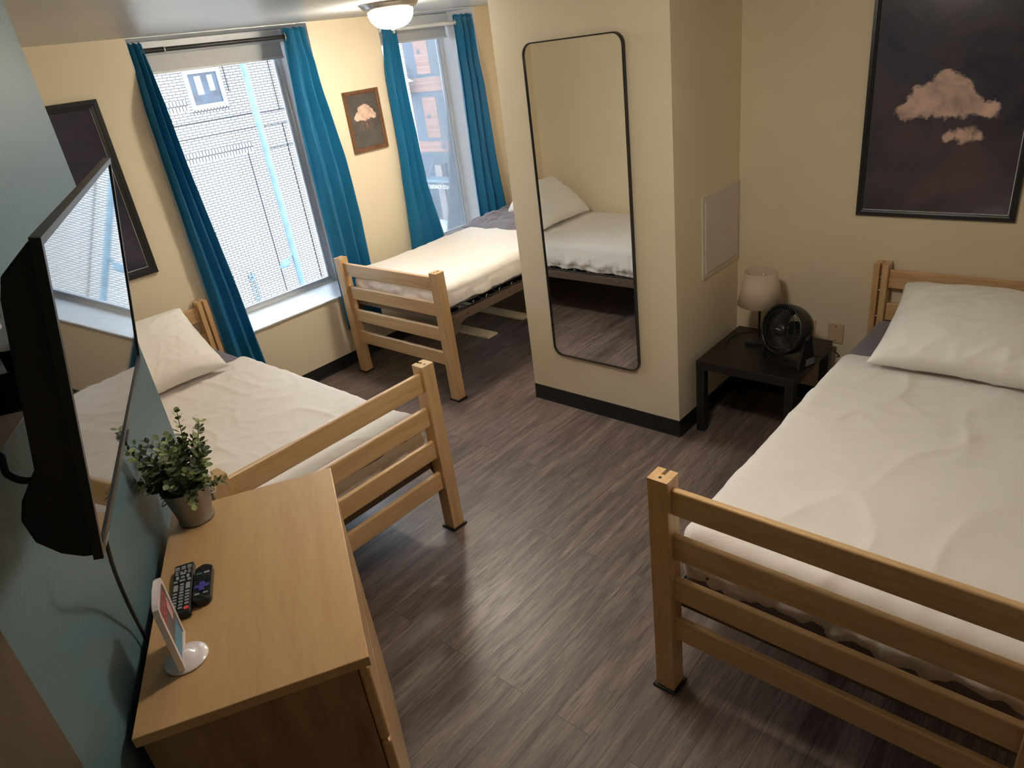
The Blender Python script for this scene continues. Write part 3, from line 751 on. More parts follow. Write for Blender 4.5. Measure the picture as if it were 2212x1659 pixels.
# ------------------------------------------------------------------ framed pictures
def framed(name, origin, ax, w, h, fw, dep, art, fmat, label, mat_line=True):
    """origin = lower left corner seen from the room; ax = direction to the right seen from the room; depth towards the room"""
    ax = Vector(ax); up = Vector((0, 0, 1)); n = ax.cross(up)*1.0     # points into the room
    Mx = Matrix((ax, n, up)).transposed().to_4x4(); Mx.translation = Vector(origin)
    t = empty(name, mat=Mx, label=label, cat='framed picture')
    bm = NB()
    o = [(0, 0), (w, 0), (w, h), (0, h)]
    def ring(ins, y): return [bm.verts.new((x+(ins if x == 0 else -ins), y, z+(ins if z == 0 else -ins))) for x, z in o]
    rs = [ring(0, 0), ring(0, dep*.85), ring(.003, dep), ring(fw*.55, dep*.92), ring(fw*.62, dep*.75), ring(fw-.002, dep*.62), ring(fw, dep*.3)]
    for a, b in zip(rs, rs[1:]):
        for k in range(4): bm.faces.new((a[k], a[(k+1) % 4], b[(k+1) % 4], b[k]))
    bm.faces.new(rs[0][::-1])
    obj('frame', bm, fmat, t)
    bm = NB(); box(bm, -(w/2-fw*.9), -.001, -(h/2-fw*.9), w/2-fw*.9, .001, h/2-fw*.9)
    obj('print', bm, art, t, loc=(w/2, dep*.32, h/2))
    if mat_line:
        bm = NB(); q = fw; d = .0028
        for x0, z0, x1, z1 in ((q, q, w-q, q+d), (w-q-d, q+d, w-q, h-q)): box(bm, x0, dep*.34, z0, x1, dep*.40, z1)
        obj('inner_edge', bm, M_white, t)
    return t
SKY = [(.030, .030, .050), (.064, .058, .080), (.115, .074, .092)]
SKY2 = [(.016, .016, .032), (.030, .027, .050), (.050, .042, .070)]
big_blobs = [(-.175, -.005, .038), (-.150, .020, .042), (-.10, .045, .055), (-.07, .075, .045), (-.02, .11, .052), (-.02, .04, .075), (.04, .08, .058), (.05, .03, .07), (.085, .015, .055), (-.13, -.002, .04), (-.09, 0, .04),
             (.12, .0, .042), (.165, -.003, .042), (.185, -.008, .036), (.01, .0, .045), (.14, -.015, .03), (-.05, .09, .04), (.02, .13, .028), (-.012, .145, .022), (.025, -.123, .026), (.07, -.115, .030), (.105, -.110, .030), (.145, -.118, .026), (.09, -.13, .024)]
art_big = sheet_art('cloud_print_large', big_blobs, SKY, (.70, .50, .43), .68, 1.0, 0)
framed('framed_cloud_poster', (XP, 1.1182, 1.1452), (0, -1, 0), .6826, 1.005, .028, .022, art_big, M_black, 'large black framed poster of a pink cloud above the head of the bed')
art_small = sheet_art('cloud_print_small', [(-.055, .040, .034), (-.022, .070, .040), (.02, .078, .040), (.055, .050, .036), (0, .045, .045), (-.080, .030, .022), (.085, .030, .022), (.03, .045, .04), (-.03, .035, .03)],
                      [(.055, .048, .045), (.08, .072, .068), (.11, .098, .09)], (.72, .50, .40), .327, .43, 0, streaks=True)
framed('small_cloud_picture', (3.2909, YW, 1.5557), (1, 0, 0), .3273, .4293, .030, .02, art_small, M_frame_brown, 'small picture of a raining cloud in a brown wood frame between the windows', mat_line=False)
art_dark = sheet_art('dark_sky_print', [(-.12, -.26, .06), (-.06, -.28, .06), (0, -.31, .05)], SKY2, (.075, .055, .075), .68, 1.0, 0, tone=.9)
framed('framed_dark_poster', (1.6342-.68, YW, 1.1666), (1, 0, 0), .68, 1.0067, .046, .022, art_dark, M_black, 'dark poster in a black frame on the window wall behind the television')

# ------------------------------------------------------------------ mirror on the column
t = empty('wall_mirror', mat=Matrix(((0, -1, 0, XC), (-1, 0, 0, (2.6178+1.997)/2), (0, 0, 1, (2.1499+.3701)/2), (0, 0, 0, 1))), label='tall rounded mirror in a thin black frame on the column', cat='mirror')
# local axes: x -> -Y world (right seen from the room), y -> -X world (into the room)
mw, mh = .6208, 1.7798
bm = NB()
po = rrect(mw, mh, .060, 10); pi_ = rrect(mw-.014, mh-.014, .053, 10)
def ringv(pts, y): return [bm.verts.new((a, y, b)) for a, b in pts]
rs = [ringv(po, 0.002), ringv(po, .024), ringv(pi_, .024), ringv(pi_, .016)]
for a, b in zip(rs, rs[1:]):
    k = len(a)
    for i in range(k): bm.faces.new((a[i], a[(i+1) % k], b[(i+1) % k], b[i]))
bm.faces.new(rs[0][::-1]); obj('mirror_frame', bm, M_black, t)
bm = NB(); prism(bm, rrect(mw-.013, mh-.013, .053, 10), .012, .017, 'y'); obj('mirror_glass', bm, M_mirror, t)

# ------------------------------------------------------------------ access panel and wall plates
t = empty('access_panel', (3.3827, YC0, .8589), label='beige painted access panel on the shaded side of the mirror column', cat='access panel')
bm = NB(); box(bm, 0, -.008, 0, .4435, 0, .4541, bev=.002); obj('panel_frame', bm, M_panel, t)
bm = NB(); box(bm, .028, -.0125, .028, .4155, -.006, .426, bev=.002); obj('panel_door', bm, M_panel, t)

def plate(y, z, label):
    t = empty('wall_plate', (XP, y, z), label=label, cat='wall plate')
    bm = NB(); box(bm, -.007, -.043, -.058, 0, .043, .058, bev=.003); obj('cover', bm, M_plate, t)
    for s in (1, -1):
        bm = NB(); lathe(bm, [(.0035, -.0085), (.0035, -.006)], 12, 'x', (0, 0, s*.042), cap0=True); obj('screw', bm, M_silver, t)
plate(1.171, .466, 'cream blank wall plate between the side table and the near bed')
plate(1.325, .470, 'cream wall plate half hidden behind the black fan')

# ------------------------------------------------------------------ ceiling lamps
def dome_mat(LAMP_L):
    m, nt, b = new_mat('glowing_dome_glass'); nt.nodes.remove(b)
    tc = N(nt, 'ShaderNodeTexCoord'); sx = N(nt, 'ShaderNodeSeparateXYZ'); L(nt, tc.outputs['Object'], sx.inputs[0])
    mr = N(nt, 'ShaderNodeMapRange'); mr.interpolation_type = 'SMOOTHSTEP'; mr.inputs[1].default_value = -.040; mr.inputs[2].default_value = -.075; mr.inputs[3].default_value = 0; mr.inputs[4].default_value = 1; L(nt, sx.outputs[2], mr.inputs[0])
    co_ = ramp(nt, mr.outputs[0], [(0, (1.0, .86, .52)), (.5, (1, .91, .70)), (1, (1, .90, .74))])
    st = N(nt, 'ShaderNodeMapRange'); st.inputs[3].default_value = 1.15; st.inputs[4].default_value = LAMP_L; L(nt, mr.outputs[0], st.inputs[0])
    e = N(nt, 'ShaderNodeEmission'); L(nt, co_, e.inputs[0]); L(nt, st.outputs[0], e.inputs[1]); L(nt, e.outputs[0], nt.nodes['Material Output'].inputs[0]); return m
def ceiling_lamp(x, y, label, strength):
    t = empty('ceiling_lamp', (x, y, ZC), label=label, cat='ceiling lamp', group='flush ceiling lamps')
    bm = NB(); lathe(bm, [(.178, 0), (.181, -.004), (.172, -.010), (.160, -.026), (.154, -.032), (.145, -.036), (.138, -.042), (.05, -.042)], 64, 'z', cap0=True); obj('base_ring', bm, M_chrome, t, smooth=True)
    bm = NB(); R = .133; H = .095
    lathe(bm, [(R, -.036)]+[(R*cos(a)**.75 if cos(a) > 1e-6 else .0005, -.044-H*sin(a)) for a in [k*pi/2/20 for k in range(21)]], 64, 'z'); obj('glass_dome', bm, dome_mat(strength), t, smooth=True)
    bm = NB(); lathe(bm, [(.0005, -.141), (.012, -.143), (.013, -.147), (.006, -.150), (.007, -.156), (.004, -.164), (.0005, -.168)], 24, 'z'); obj('finial', bm, M_chrome, t, smooth=True)
ceiling_lamp(3.03, 3.54, 'glowing flush dome lamp with nickel ring on the ceiling before the windows', LAMP_WINDOW)
ceiling_lamp(1.62, 1.2, 'flush dome ceiling lamp between the dresser and the footboard of the poster wall bed', LAMP_DOOR)

# ------------------------------------------------------------------ nightstand with lamp and fan
NX, NY = 3.2146, 1.7109
t = empty('side_table', (NX, NY-.55, 0), label='low square black side table in the corner beside the column', cat='side table')
bm = NB(); box(bm, 0, 0, .40, .55, .55, .45, bev=.002); obj('table_top', bm, M_table, t)
for x in (0, .50):
    for y in (0, .50):
        bm = NB(); box(bm, x+.0008, y+.0008, 0, x+.0492, y+.0492, .40, bev=.0015); obj('leg', bm, M_table, t)

t = empty('table_lamp', (3.585, 1.51, .45), radians(8), label='small table lamp with a cream tapered shade on the side table', cat='table lamp')
bm = NB(); box(bm, -.062, -.062, 0, .062, .062, .022, bev=.004); obj('lamp_base', bm, M_black, t)
bm = NB(); lathe(bm, [(.0065, .022), (.0065, .30)], 16, 'z', cap1=True); obj('lamp_stem', bm, M_blackmetal, t, smooth=False)
bm = NB(); lathe(bm, [(.122, .238), (.084, .425)], 64, 'z'); o = obj('lamp_shade', bm, M_lshade, t, smooth=True)
o.modifiers.new('t', 'SOLIDIFY').thickness = .002
bm = NB()
for a in range(3):
    tube(bm, [(.004*cos(a*2.1), .004*sin(a*2.1), .30), (.05*cos(a*2.1), .05*sin(a*2.1), .402), (.083*cos(a*2.1), .083*sin(a*2.1), .42)], .0012, 6)
obj('shade_carrier', bm, M_silver, t)
bm = NB(); lathe(bm, [(.0005, .372), (.02, .362), (.03, .335), (.024, .305), (.013, .285), (.013, .265)], 24, 'z', cap1=True); obj('bulb', bm, M_white, t, smooth=True)
bm = NB(); tube(bm, [(.06, 0, .006), (.10, .05, .004), (.12, .10, .004), (.05, .155, .004), (-.05, .165, .004), (-.14, .15, .004)], .0025, 8); obj('power_cord', bm, M_rubber, t)

M_grille = plain('grille_plastic', (.020, .020, .022), .38, var=.1)
def fan():
    t = empty('table_fan', (3.435, 1.285, .45), radians(156), label='round black table fan tilted upward on the side table', cat='fan')
    # base: U yoke whose arms rise at the two sides
    bm = NB(); prism(bm, rrect(.15, .20, .05, 8, .0, 0), 0, .022, 'z', bev=.004); obj('base', bm, M_black, t)
    for s in (1, -1):
        bm = NB(); y0 = s*.138
        pts = [(-.055, .0), (.06, .0), (.035, .10), (.020, .165), (.0, .185), (-.020, .165), (-.035, .10)]
        prism(bm, pts, min(y0, y0-s*.018), max(y0, y0-s*.018), 'y', bev=.003)
        box(bm, -.05, min(s*.06, s*.136), .004, .05, max(s*.06, s*.136), .026, bev=.004)
        a = obj('yoke_arm', bm, M_black, t)
        bm = NB(); lathe(bm, [(.020, s*.138), (.020, s*.146), (.014, s*.150), (.0005, s*.150)] if s > 0 else [(.020, s*.138), (.020, s*.146), (.014, s*.150), (.0005, s*.150)], 24, 'y', (0, 0, .165)); obj('pivot_cap', bm, M_blackmatte, a, smooth=True)
        if s > 0:
            bm = NB(); box(bm, -.046, .1382, .012, .012, .1392, .050); obj('rating_label', bm, M_sticker, a, label='grey rating sticker')
    hd = empty('fan_head', (0, 0, .175)); hd.parent = t; hd.rotation_euler = (0, -radians(17), 0)
    R = .134
    bm = NB(); lathe(bm, [(R-.010, .060), (R-.004, .066), (R, .060), (R+.001, .03), (R-.006, -.02), (R-.020, -.055), (R-.045, -.075), (R-.048, -.070), (R-.026, -.050), (R-.014, -.015), (R-.010, .03), (R-.010, .060)], 72, 'x'); obj('shroud', bm, M_black, hd, smooth=True)
    bm = NB(); n = 60
    for k in range(n):
        a = 2*pi*k/n; c, s_ = cos(a), sin(a); a2 = a+.28
        tube(bm, [(.062, .034*c, .034*s_), (.070, .075*cos(a+.12), .075*sin(a+.12)), (.060, (R-.008)*cos(a2), (R-.008)*sin(a2))], .0017, 5, caps=False)
    for rr in (.06, .10): lathe(bm, [(rr-.0015, .065), (rr+.0015, .065), (rr+.0015, .069), (rr-.0015, .069), (rr-.0015, .065)], 60, 'x')
    obj('front_grille', bm, M_grille, hd)
    bm = NB(); lathe(bm, [(.0005, .080), (.02, .079), (.034, .072), (.038, .060), (.036, .055)], 36, 'x'); gb = obj('grille_boss', bm, M_black, hd, smooth=True)
    bm = NB(); box(bm, .0795, -.016, -.003, .0812, .016, .003); obj('logo_bar', bm, M_silver, gb)
    bm = NB()
    for k in range(32):
        a = 2*pi*k/32; tube(bm, [(-.072, (R-.046)*cos(a), (R-.046)*sin(a)), (-.085, .03*cos(a), .03*sin(a))], .0016, 5, caps=False)
    lathe(bm, [(.0005, -.10), (.03, -.098), (.045, -.085), (.045, -.03)], 32, 'x'); obj('rear_grille', bm, M_blackmatte, hd)
    bm = NB(); lathe(bm, [(.036, -.03), (.036, .03), (.03, .04), (.0005, .044)], 32, 'x')
    for k in range(3):
        a0 = 2*pi*k/3; G = []
        for i in range(9):
            r = .034+(.112-.034)*i/8; row = []
            for j in range(7):
                q = (j/6-.5); tw = 1.0-.5*i/8; aa = a0+q*(1.35)+.12*i/8
                row.append(bm.verts.new((-q*.055*tw+.0, r*cos(aa), r*sin(aa))))
            G.append(row)
        for i in range(8):
            for j in range(6): bm.faces.new((G[i][j], G[i+1][j], G[i+1][j+1], G[i][j+1]))
    obj('impeller', bm, M_black, hd, smooth=True)
    bm = NB(); tube(bm, [(-.06, .03, .01), (-.12, .07, .012), (-.15, .13, .006), (-.18, .10, .05), (-.21, .15, .012), (-.24, .11, -.02)], .003, 8); obj('power_cord', bm, M_rubber, t)
    return t
fan()
bm = NB(); tube(bm, [(0, 0, 0), (-.02, -.03, -.10), (.03, -.06, -.22), (-.03, -.10, -.30), (-.16, -.05, -.335), (-.22, .10, -.335), (-.13, .28, -.33)], .003, 8)
obj('extension_cord', bm, M_rubber, None, loc=(XP-.012, 1.36, .345), label='black power cord hanging behind and under the side table', cat='cord')

# ------------------------------------------------------------------ television
TVM = Matrix(((.450, -.877, .167, .348), (.892, .436, -.115, 1.266), (.027, .201, .979, 1.846), (0, 0, 0, 1)))
q = TVM.to_3x3(); xx = q.col[0].normalized(); zz = (q.col[2]-xx*q.col[2].dot(xx)).normalized(); yy = zz.cross(xx)
TVM = Matrix((xx, yy, zz)).transposed().to_4x4(); TVM.translation = Vector((.348, 1.266, 1.846))
t = empty('television', mat=TVM, label='flat television tilted down on a wall arm above the dresser', cat='television')
tw, th_ = .37, .2175
bm = NB()
for x0, z0, x1, z1 in ((-tw+.010, -th_, tw-.010, -th_+.016), (-tw+.010, th_-.010, tw-.010, th_), (-tw, -th_, -tw+.010, th_), (tw-.010, -th_, tw, th_)): box(bm, x0, -.003, z0, x1, .009, z1)
obj('bezel', bm, M_black, t)
bm = NB(); box(bm, -tw+.009, -.0005, -th_+.015, tw-.009, .004, th_-.009); obj('screen', bm, M_screen, t)
bm = NB()
prof = [(.006, th_-.003), (.012, th_-.006), (.044, th_-.045), (.048, th_-.07), (.050, -.075), (.074, -.115), (.080, -.145), (.070, -.180), (.045, -.203), (.020, -.2135), (.006, -.2135)]
prism(bm, prof, -tw+.004, tw-.004, 'x', bev=.003); obj('back_cover', bm, M_blackmatte, t)
bm = NB(); box(bm, -.012-.02, -.006, -th_-.006, -.012+.03, .02, -th_+.002, bev=.001); obj('receiver', bm, M_black, t)
bm = NB(); box(bm, -tw+.02, -.0052, -th_+.006, -tw+.05, -.0038, -th_+.009); obj('logo_bar', bm, M_silver, t)

# wall arm between the television back and the blue wall
wl = lambda s, d, z: (EDGE+E2*s+NW*d+Vector((0, 0, z)))      # s along the wall from its free end (negative = to the camera), d out of it
t = empty('television_mount', tuple(wl(-1.16, 0, 1.76)), TH, label='black television wall arm between the blue wall and the screen', cat='wall bracket')
# local x = along wall, local -y = into the room
bm = NB(); box(bm, -.11, -.03, -.085, .11, 0, .085, bev=.006); obj('wall_bracket_plate', bm, M_black, t)
bm = NB(); box(bm, -.03, -.125, -.035, .03, -.03, .035, bev=.004); lathe(bm, [(.024, -.07), (.024, .07)], 20, 'z', (0, -.09, 0), cap0=True, cap1=True); obj('arm', bm, M_blackmetal, t)
t2 = empty('power_adaptor', tuple(wl(-1.085, 0, 1.862)), TH, label='black power adaptor plugged into a socket on the blue wall behind the television', cat='power adaptor')
bm = NB(); box(bm, -.045, -.05, -.012, .05, -.004, .055-.02, bev=.006); obj('housing', bm, M_black, t2)
t3 = empty('wall_socket', tuple(wl(-.985, 0, 1.86)), TH, label='grey metal wall socket plate on the blue wall behind the television', cat='wall socket')
bm = NB(); box(bm, -.04, -.008, -.05, .04, 0, .07, bev=.003); obj('cover', bm, M_silver, t3)
bm = NB(); box(bm, -.02, -.014, 0, .02, -.006, .04, bev=.002); obj('outlet_face', bm, M_black, t3)

def wcable(name, pts, r, label):
    P = [wl(*p) for p in pts]; c = P[0].copy(); bm = NB(); tube(bm, [p-c for p in P], r, 10)
    return obj(name, bm, M_rubber, None, loc=c, label=label, cat='cable')

# ------------------------------------------------------------------ dresser
DL, DD, DH = .8197, .4687, 1.06
DM = Matrix.Translation((.1019, 1.265, 0))@Matrix.Rotation(1.0485, 4, 'Z')     # local x along the wall, local -y into the room
t = empty('dresser', mat=DM, label='tall maple dresser against the blue wall under the television', cat='dresser')
bm = NB(); box(bm, 0, -DD, DH-.026, DL, 0, DH, bev=.002); obj('top_board', bm, M_maple, t)
for x in (.012, DL-.030):
    bm = NB(); box(bm, x, -DD+.032, 0, x+.018, -.008, DH-.0262, bev=.001); obj('side_panel', bm, M_oakside, t)
bm = NB(); box(bm, .03, -.014, .06, DL-.03, -.009, DH-.027); obj('back_panel', bm, M_oakside, t)
bm = NB(); box(bm, .030, -DD+.06, 0, DL-.030, -DD+.078, .07); obj('plinth', bm, M_oakside, t)
nd = 4; zb, zt_ = .075, DH-.036; dh = (zt_-zb)/nd
for k in range(nd):
    z0 = zb+k*dh+.003; z1 = zb+(k+1)*dh-.003
    bm = NB(); box(bm, .014, -DD+.006, z0, DL-.014, -DD+.031, z1-.003, bev=.007, seg=3)
    d = obj('drawer', bm, M_maple_front, t)
    bm = NB(); box(bm, .04, -DD+.0315, z0+.01, DL-.04, -DD+.40, z1-.02); obj('drawer_box', bm, M_oakside, d)

# cables behind and beside the television
wcable('television_cable', [(-1.19, .11, 1.50), (-1.198, .10, 1.432), (-1.114, .06, 1.313), (-1.045, .03, 1.178), (-1.001, .014, 1.032), (-.99, .010, .7)], .0040, 'thin black cable hanging from the television down behind the dresser')
wcable('power_cable', [(-1.08, .07, 1.84), (-1.103, .08, 1.860), (-1.119, .10, 1.869), (-1.150, .12, 1.876), (-1.194, .135, 1.879), (-1.20, .12, 1.85), (-1.171, .10, 1.823)], .0050, 'black cable looping above the wall arm behind the television')
wcable('looped_cable', [(-1.275, .035, 1.71), (-1.30, .06, 1.700), (-1.328, .07, 1.700), (-1.355, .08, 1.693), (-1.362, .10, 1.679), (-1.345, .12, 1.671), (-1.33, .135, 1.68), (-1.29, .14, 1.71)], .0055, 'thick black cable loop hanging lowest behind the television')
wcable('signal_cable', [(-1.150, .07, 1.70), (-1.176, .08, 1.680), (-1.185, .08, 1.656), (-1.219, .09, 1.643), (-1.24, .11, 1.640)], .0035, 'thin black cable curling between the wall arm and the television back')

# ------------------------------------------------------------------ plant
def plant():
    px, py, pz = .540, 1.872, DH
    t = empty('potted_plant', (px, py, pz), label='small leafy eucalyptus style plant in a grey tin pot on the dresser', cat='potted plant')
    bm = NB(); lathe(bm, [(.0005, .001), (.044, .001), (.049, .002), (.050, .010), (.047, .013), (.0475, .016), (.062, .100), (.0655, .112), (.067, .115), (.064, .116), (.060, .098), (.0005, .095)], 64, 'z')
    obj('pot', bm, M_galv, t, smooth=True)
    bm = NB()
    for a in (2.6, 5.74): 
        c, s_ = cos(a), sin(a)
        tube(bm, [(.056*c-.014*s_, .056*s_+.014*c, .080), (.070*c-.012*s_, .070*s_+.012*c, .074), (.071*c+.012*s_, .071*s_-.012*c, .074), (.056*c+.014*s_, .056*s_-.014*c, .080)], .0018, 8)
    obj('pot_ear', bm, M_galv, t)
    rnd = random.Random(11); sb = NB(); lb = NB()
    stems = []
    for k in range(52):
        a = k*2.39996+rnd.uniform(-.3, .3); q = rnd.uniform(.1, 1)**.6
        b0 = Vector((.030*cos(a)*q, .030*sin(a)*q, .093))
        ln = rnd.uniform(.11, .165); out = rnd.uniform(.05, .115)*q
        if k in (3, 5, 9, 12, 15, 20, 24, 28, 33): ln = rnd.uniform(.19, .215); out = rnd.uniform(.05, .10)
        e = b0+Vector((cos(a)*out, sin(a)*out, ln*(1-.35*q*(ln < .17))))
        if rnd.random() < .18: e.z = .11+rnd.uniform(0, .03); e.x = b0.x+cos(a)*.085; e.y = b0.y+sin(a)*.085
        mid = (b0+e)/2+Vector((rnd.uniform(-.012, .012), rnd.uniform(-.012, .012), .018))
        tube(sb, [b0, mid, e], .0011, 5)
        nl = int((e-b0).length/.0125)
        for i in range(2, nl+1):
            f = i/nl; p = (1-f)**2*b0+2*f*(1-f)*mid+f*f*e
            tdir = ((mid-b0)*(1-f)+(e-mid)*f).normalized()
            for s_ in (0, pi):
                th = s_+i*1.45+a+rnd.uniform(-.4, .4)
                u = tdir.orthogonal().normalized(); v = tdir.cross(u)
                d = (u*cos(th)+v*sin(th))*.85+tdir*rnd.uniform(.2, .8)+Vector((0, 0, -.1)); d.normalize()
                w = d.cross(tdir).normalized(); nrm = w.cross(d)
                sz = (.0195-.008*f)*rnd.uniform(.8, 1.25)
                L_, Wd = sz*1.45, sz*.56
                prof = [(0, 0), (.18, .55), (.42, 1), (.68, .92), (.88, .5), (1, 0)]
                c0 = []; l = []; r = []
                for fx, fw in prof:
                    cc_ = p+d*(.003+L_*fx)+nrm*(.22*L_*fx*fx)
                    c0.append(lb.verts.new(cc_)); 
                    if 0 < fw: l.append(lb.verts.new(cc_+w*Wd*fw+nrm*.16*Wd*fw)); r.append(lb.verts.new(cc_-w*Wd*fw+nrm*.16*Wd*fw))
                mi = 0 if rnd.random() < .62-.35*f else (1 if rnd.random() < .7 else 2)
                def F(*vs):
                    fc = lb.faces.new(vs); fc.material_index = mi; fc.smooth = True
                F(c0[0], c0[1], l[0]); F(c0[0], r[0], c0[1])
                for i2 in range(1, 4): F(c0[i2], c0[i2+1], l[i2], l[i2-1]); F(c0[i2], r[i2-1], r[i2], c0[i2+1])
                F(c0[4], c0[5], l[3]); F(c0[4], r[3], c0[5])
    for b_ in (sb, lb):
        for v in b_.verts:
            dd = (v.co+Vector((px, py, 0))-Vector((EDGE.x, EDGE.y, 0))).dot(NW)
            if dd < .006: v.co += NW*(.006-dd)*1.0
            if v.co.z < .002: v.co.z = .002
    obj('stems', sb, M_stem, t, kind='stuff')
    gm = [plain('leaf_dark', (.060, .075, .040), .55, var=.3, nscale=120), plain('leaf_olive', (.17, .20, .085), .5, var=.25, nscale=120), plain('leaf_pale', (.36, .42, .15), .5, var=.2, nscale=120)]
    me = bpy.data.meshes.new('foliage'); lb.to_mesh(me); lb.free()
    for g in gm: me.materials.append(g)
    o = bpy.data.objects.new('foliage', me); COL.objects.link(o); o.parent = t; o['kind'] = 'stuff'
plant()

# ------------------------------------------------------------------ remotes and card stand
def remote_big():
    c = Vector((.3645, 1.587, DH)); a = radians(61.5)
    t = empty('remote_control', tuple(c), a, label='long black remote with many grey buttons and one red button', cat='remote control')
    bm = NB(); box(bm, -.100, -.024, .001, .100, .024, .019, bev=.005, seg=3); obj('body', bm, M_black, t)
    def key(x, y, w, h, mat, rr=.0018):
        bm = NB(); prism(bm, rrect(w, h, min(rr, w*.45, h*.45), 3), .0185, .0215, 'z'); obj('button', bm, mat, t, loc=(x, y, 0))
    for i, x in enumerate((.082, .074)):
        for y in (-.0145, 0, .0145): key(x, y, .006, .010, M_greykey)
    for x, y in ((.064, -.015), (.062, -.005), (.062, .005), (.064, .015)): key(x, y, .0055, .0065, M_greykey)
    key(.040, 0, .009, .009, M_greykey, .0044)
    for x, y, w, h in ((.054, 0, .006, .013), (.026, 0, .006, .013), (.040, .0125, .013, .006), (.040, -.0125, .013, .006), (.055, .015, .008, .007), (.055, -.015, .008, .007), (.025, .016, .008, .008), (.025, -.016, .008, .008)): key(x, y, w, h, M_greykey)
    for y in (-.0145, .0145): key(.000, y, .024, .0095, M_greykey)
    for x in (.010, -.001, -.011): key(x, 0, .0065, .0085, M_greykey)
    for i in range(6):
        x = -.022-i*.0115
        for y in (-.0145, 0, .0145):
            if i == 5 and y < 0: continue
            key(x, y, .0065, .0095, M_greykey)
    key(-.0845, -.0145, .012, .012, M_redkey, .006)
def remote_small():
    c = Vector((.4050, 1.560, DH)); a = radians(60.1)
    t = empty('remote_control', tuple(c), a, label='short rounded black remote with a purple cross pad', cat='remote control')
    bm = NB(); prism(bm, rrect(.142, .041, .014, 8), .001, .020, 'z', bev=.004); obj('body', bm, M_black, t)
    def key(x, y, w, h, mat, rr=.0018):
        bm = NB(); prism(bm, rrect(w, h, min(rr, w*.45, h*.45), 3), .0195, .0222, 'z'); obj('button', bm, mat, t, loc=(x, y, 0))
    key(.034, .009, .007, .013, M_greenkey); key(.034, -.009, .007, .013, M_whitekey)
    for i in range(3):
        for y in (-.011, 0, .011): key(.020-i*.009, y, .004, .007, M_darkkey)
    bm = NB(); prism(bm, rrect(.034, .012, .003, 4), .0195, .0226, 'z'); prism(bm, rrect(.012, .034, .003, 4), .0195, .0224, 'z'); obj('direction_pad', bm, M_purplekey, t, loc=(-.018, 0, 0), label='purple cross shaped pad')
    for y in (-.010, .010): key(-.046, y, .0055, .011, M_greykey)
    key(-.056, 0, .004, .010, M_darkkey)
remote_big(); remote_small()

def card_stand():
    D = Vector((.243, 1.334, 0)); Cn = Vector((.296, 1.445, 0)); ax = (Cn-D).normalized(); wd = (Cn-D).length; ang = math.atan2(ax.y, ax.x)
    c = (D+Cn)/2
    t = empty('card_stand', (c.x, c.y, DH), ang, label='white plastic card stand with a printed card on a round foot', cat='sign stand')
    bm = NB(); lathe(bm, [(.0005, .0), (.045, .0), (.047, .003), (.045, .006), (.030, .009), (.018, .013), (.012, .020), (.0005, .022)], 64, 'z')
    bmesh.ops.translate(bm, verts=bm.verts, vec=(-.018, -.006, 0)); obj('foot', bm, M_pinkwhite, t, smooth=True)
    H = .172; z0 = .010; w = wd
    bm = NB()
    po = [(-w/2, z0), (w/2, z0), (w/2, z0+H-.02), (w/2-.006, z0+H-.006), (w/2-.02, z0+H), (0, z0+H+.004), (-w/2+.02, z0+H), (-w/2+.006, z0+H-.006), (-w/2, z0+H-.02)]
    k = .012
    pin = [(-w/2+k, z0+k), (w/2-k, z0+k), (w/2-k, z0+H-.024), (w/2-k-.004, z0+H-.014), (w/2-.028, z0+H-k), (0, z0+H-k), (-w/2+.028, z0+H-k), (-w/2+k+.004, z0+H-.014), (-w/2+k, z0+H-.024)]
    R = []
    for pts, y in ((po, .006), (po, -.0035), (po, -.006), (pin, -.006), (pin, -.002)):
        R.append([bm.verts.new((a, y, b)) for a, b in pts])
    for a, b in zip(R, R[1:]):
        for i in range(len(a)): bm.faces.new((a[i], a[(i+1) % len(a)], b[(i+1) % len(a)], b[i]))
    bm.faces.new(R[0]); obj('card_frame', bm, M_pinkwhite, t)
    mk = lambda n, c: plain(n, c, .45, var=.25, nscale=90)
    bm = NB(); box(bm, -w/2+k, -.0030, z0+k, w/2-k, -.0022, z0+H-k-.001, mi=0)
    card = obj('card', bm, mk('card_grey', (.10, .09, .11)), t)
    bm = NB(); rnd = random.Random(3)
    for r_ in range(3):
        x = -w/2+k+.006
        while x < w/2-k-.012:
            l = rnd.uniform(.004, .012); box(bm, x, -.0036, z0+H-.034-r_*.013, min(x+l, w/2-k-.004), -.0030, z0+H-.026-r_*.013); x += l+.003
    obj('red_lettering', bm, mk('card_red', (.45, .06, .06)), card)
    bm = NB(); box(bm, -w/2+k+.004, -.0035, z0+k+.004, w/2-k-.004, -.0030, z0+k+.045); obj('blue_picture', bm, mk('card_blue', (.08, .25, .38)), card)
    bm = NB(); box(bm, w/2-k-.03, -.0035, z0+.075, w/2-k-.004, -.0030, z0+.12); obj('pale_block', bm, mk('card_pink', (.55, .36, .36)), card)
card_stand()

# ------------------------------------------------------------------ outside: street
bm = NB(); box(bm, -30, 5.6, -6.4, 60, 60, -6.25); obj('street', bm, M_asphalt, None, kind='structure')
bm = NB(); box(bm, 12.9, 15.5, -6.25, 25.9, 17.8, -6.1); obj('sidewalk', bm, M_cornice, None, kind='structure')

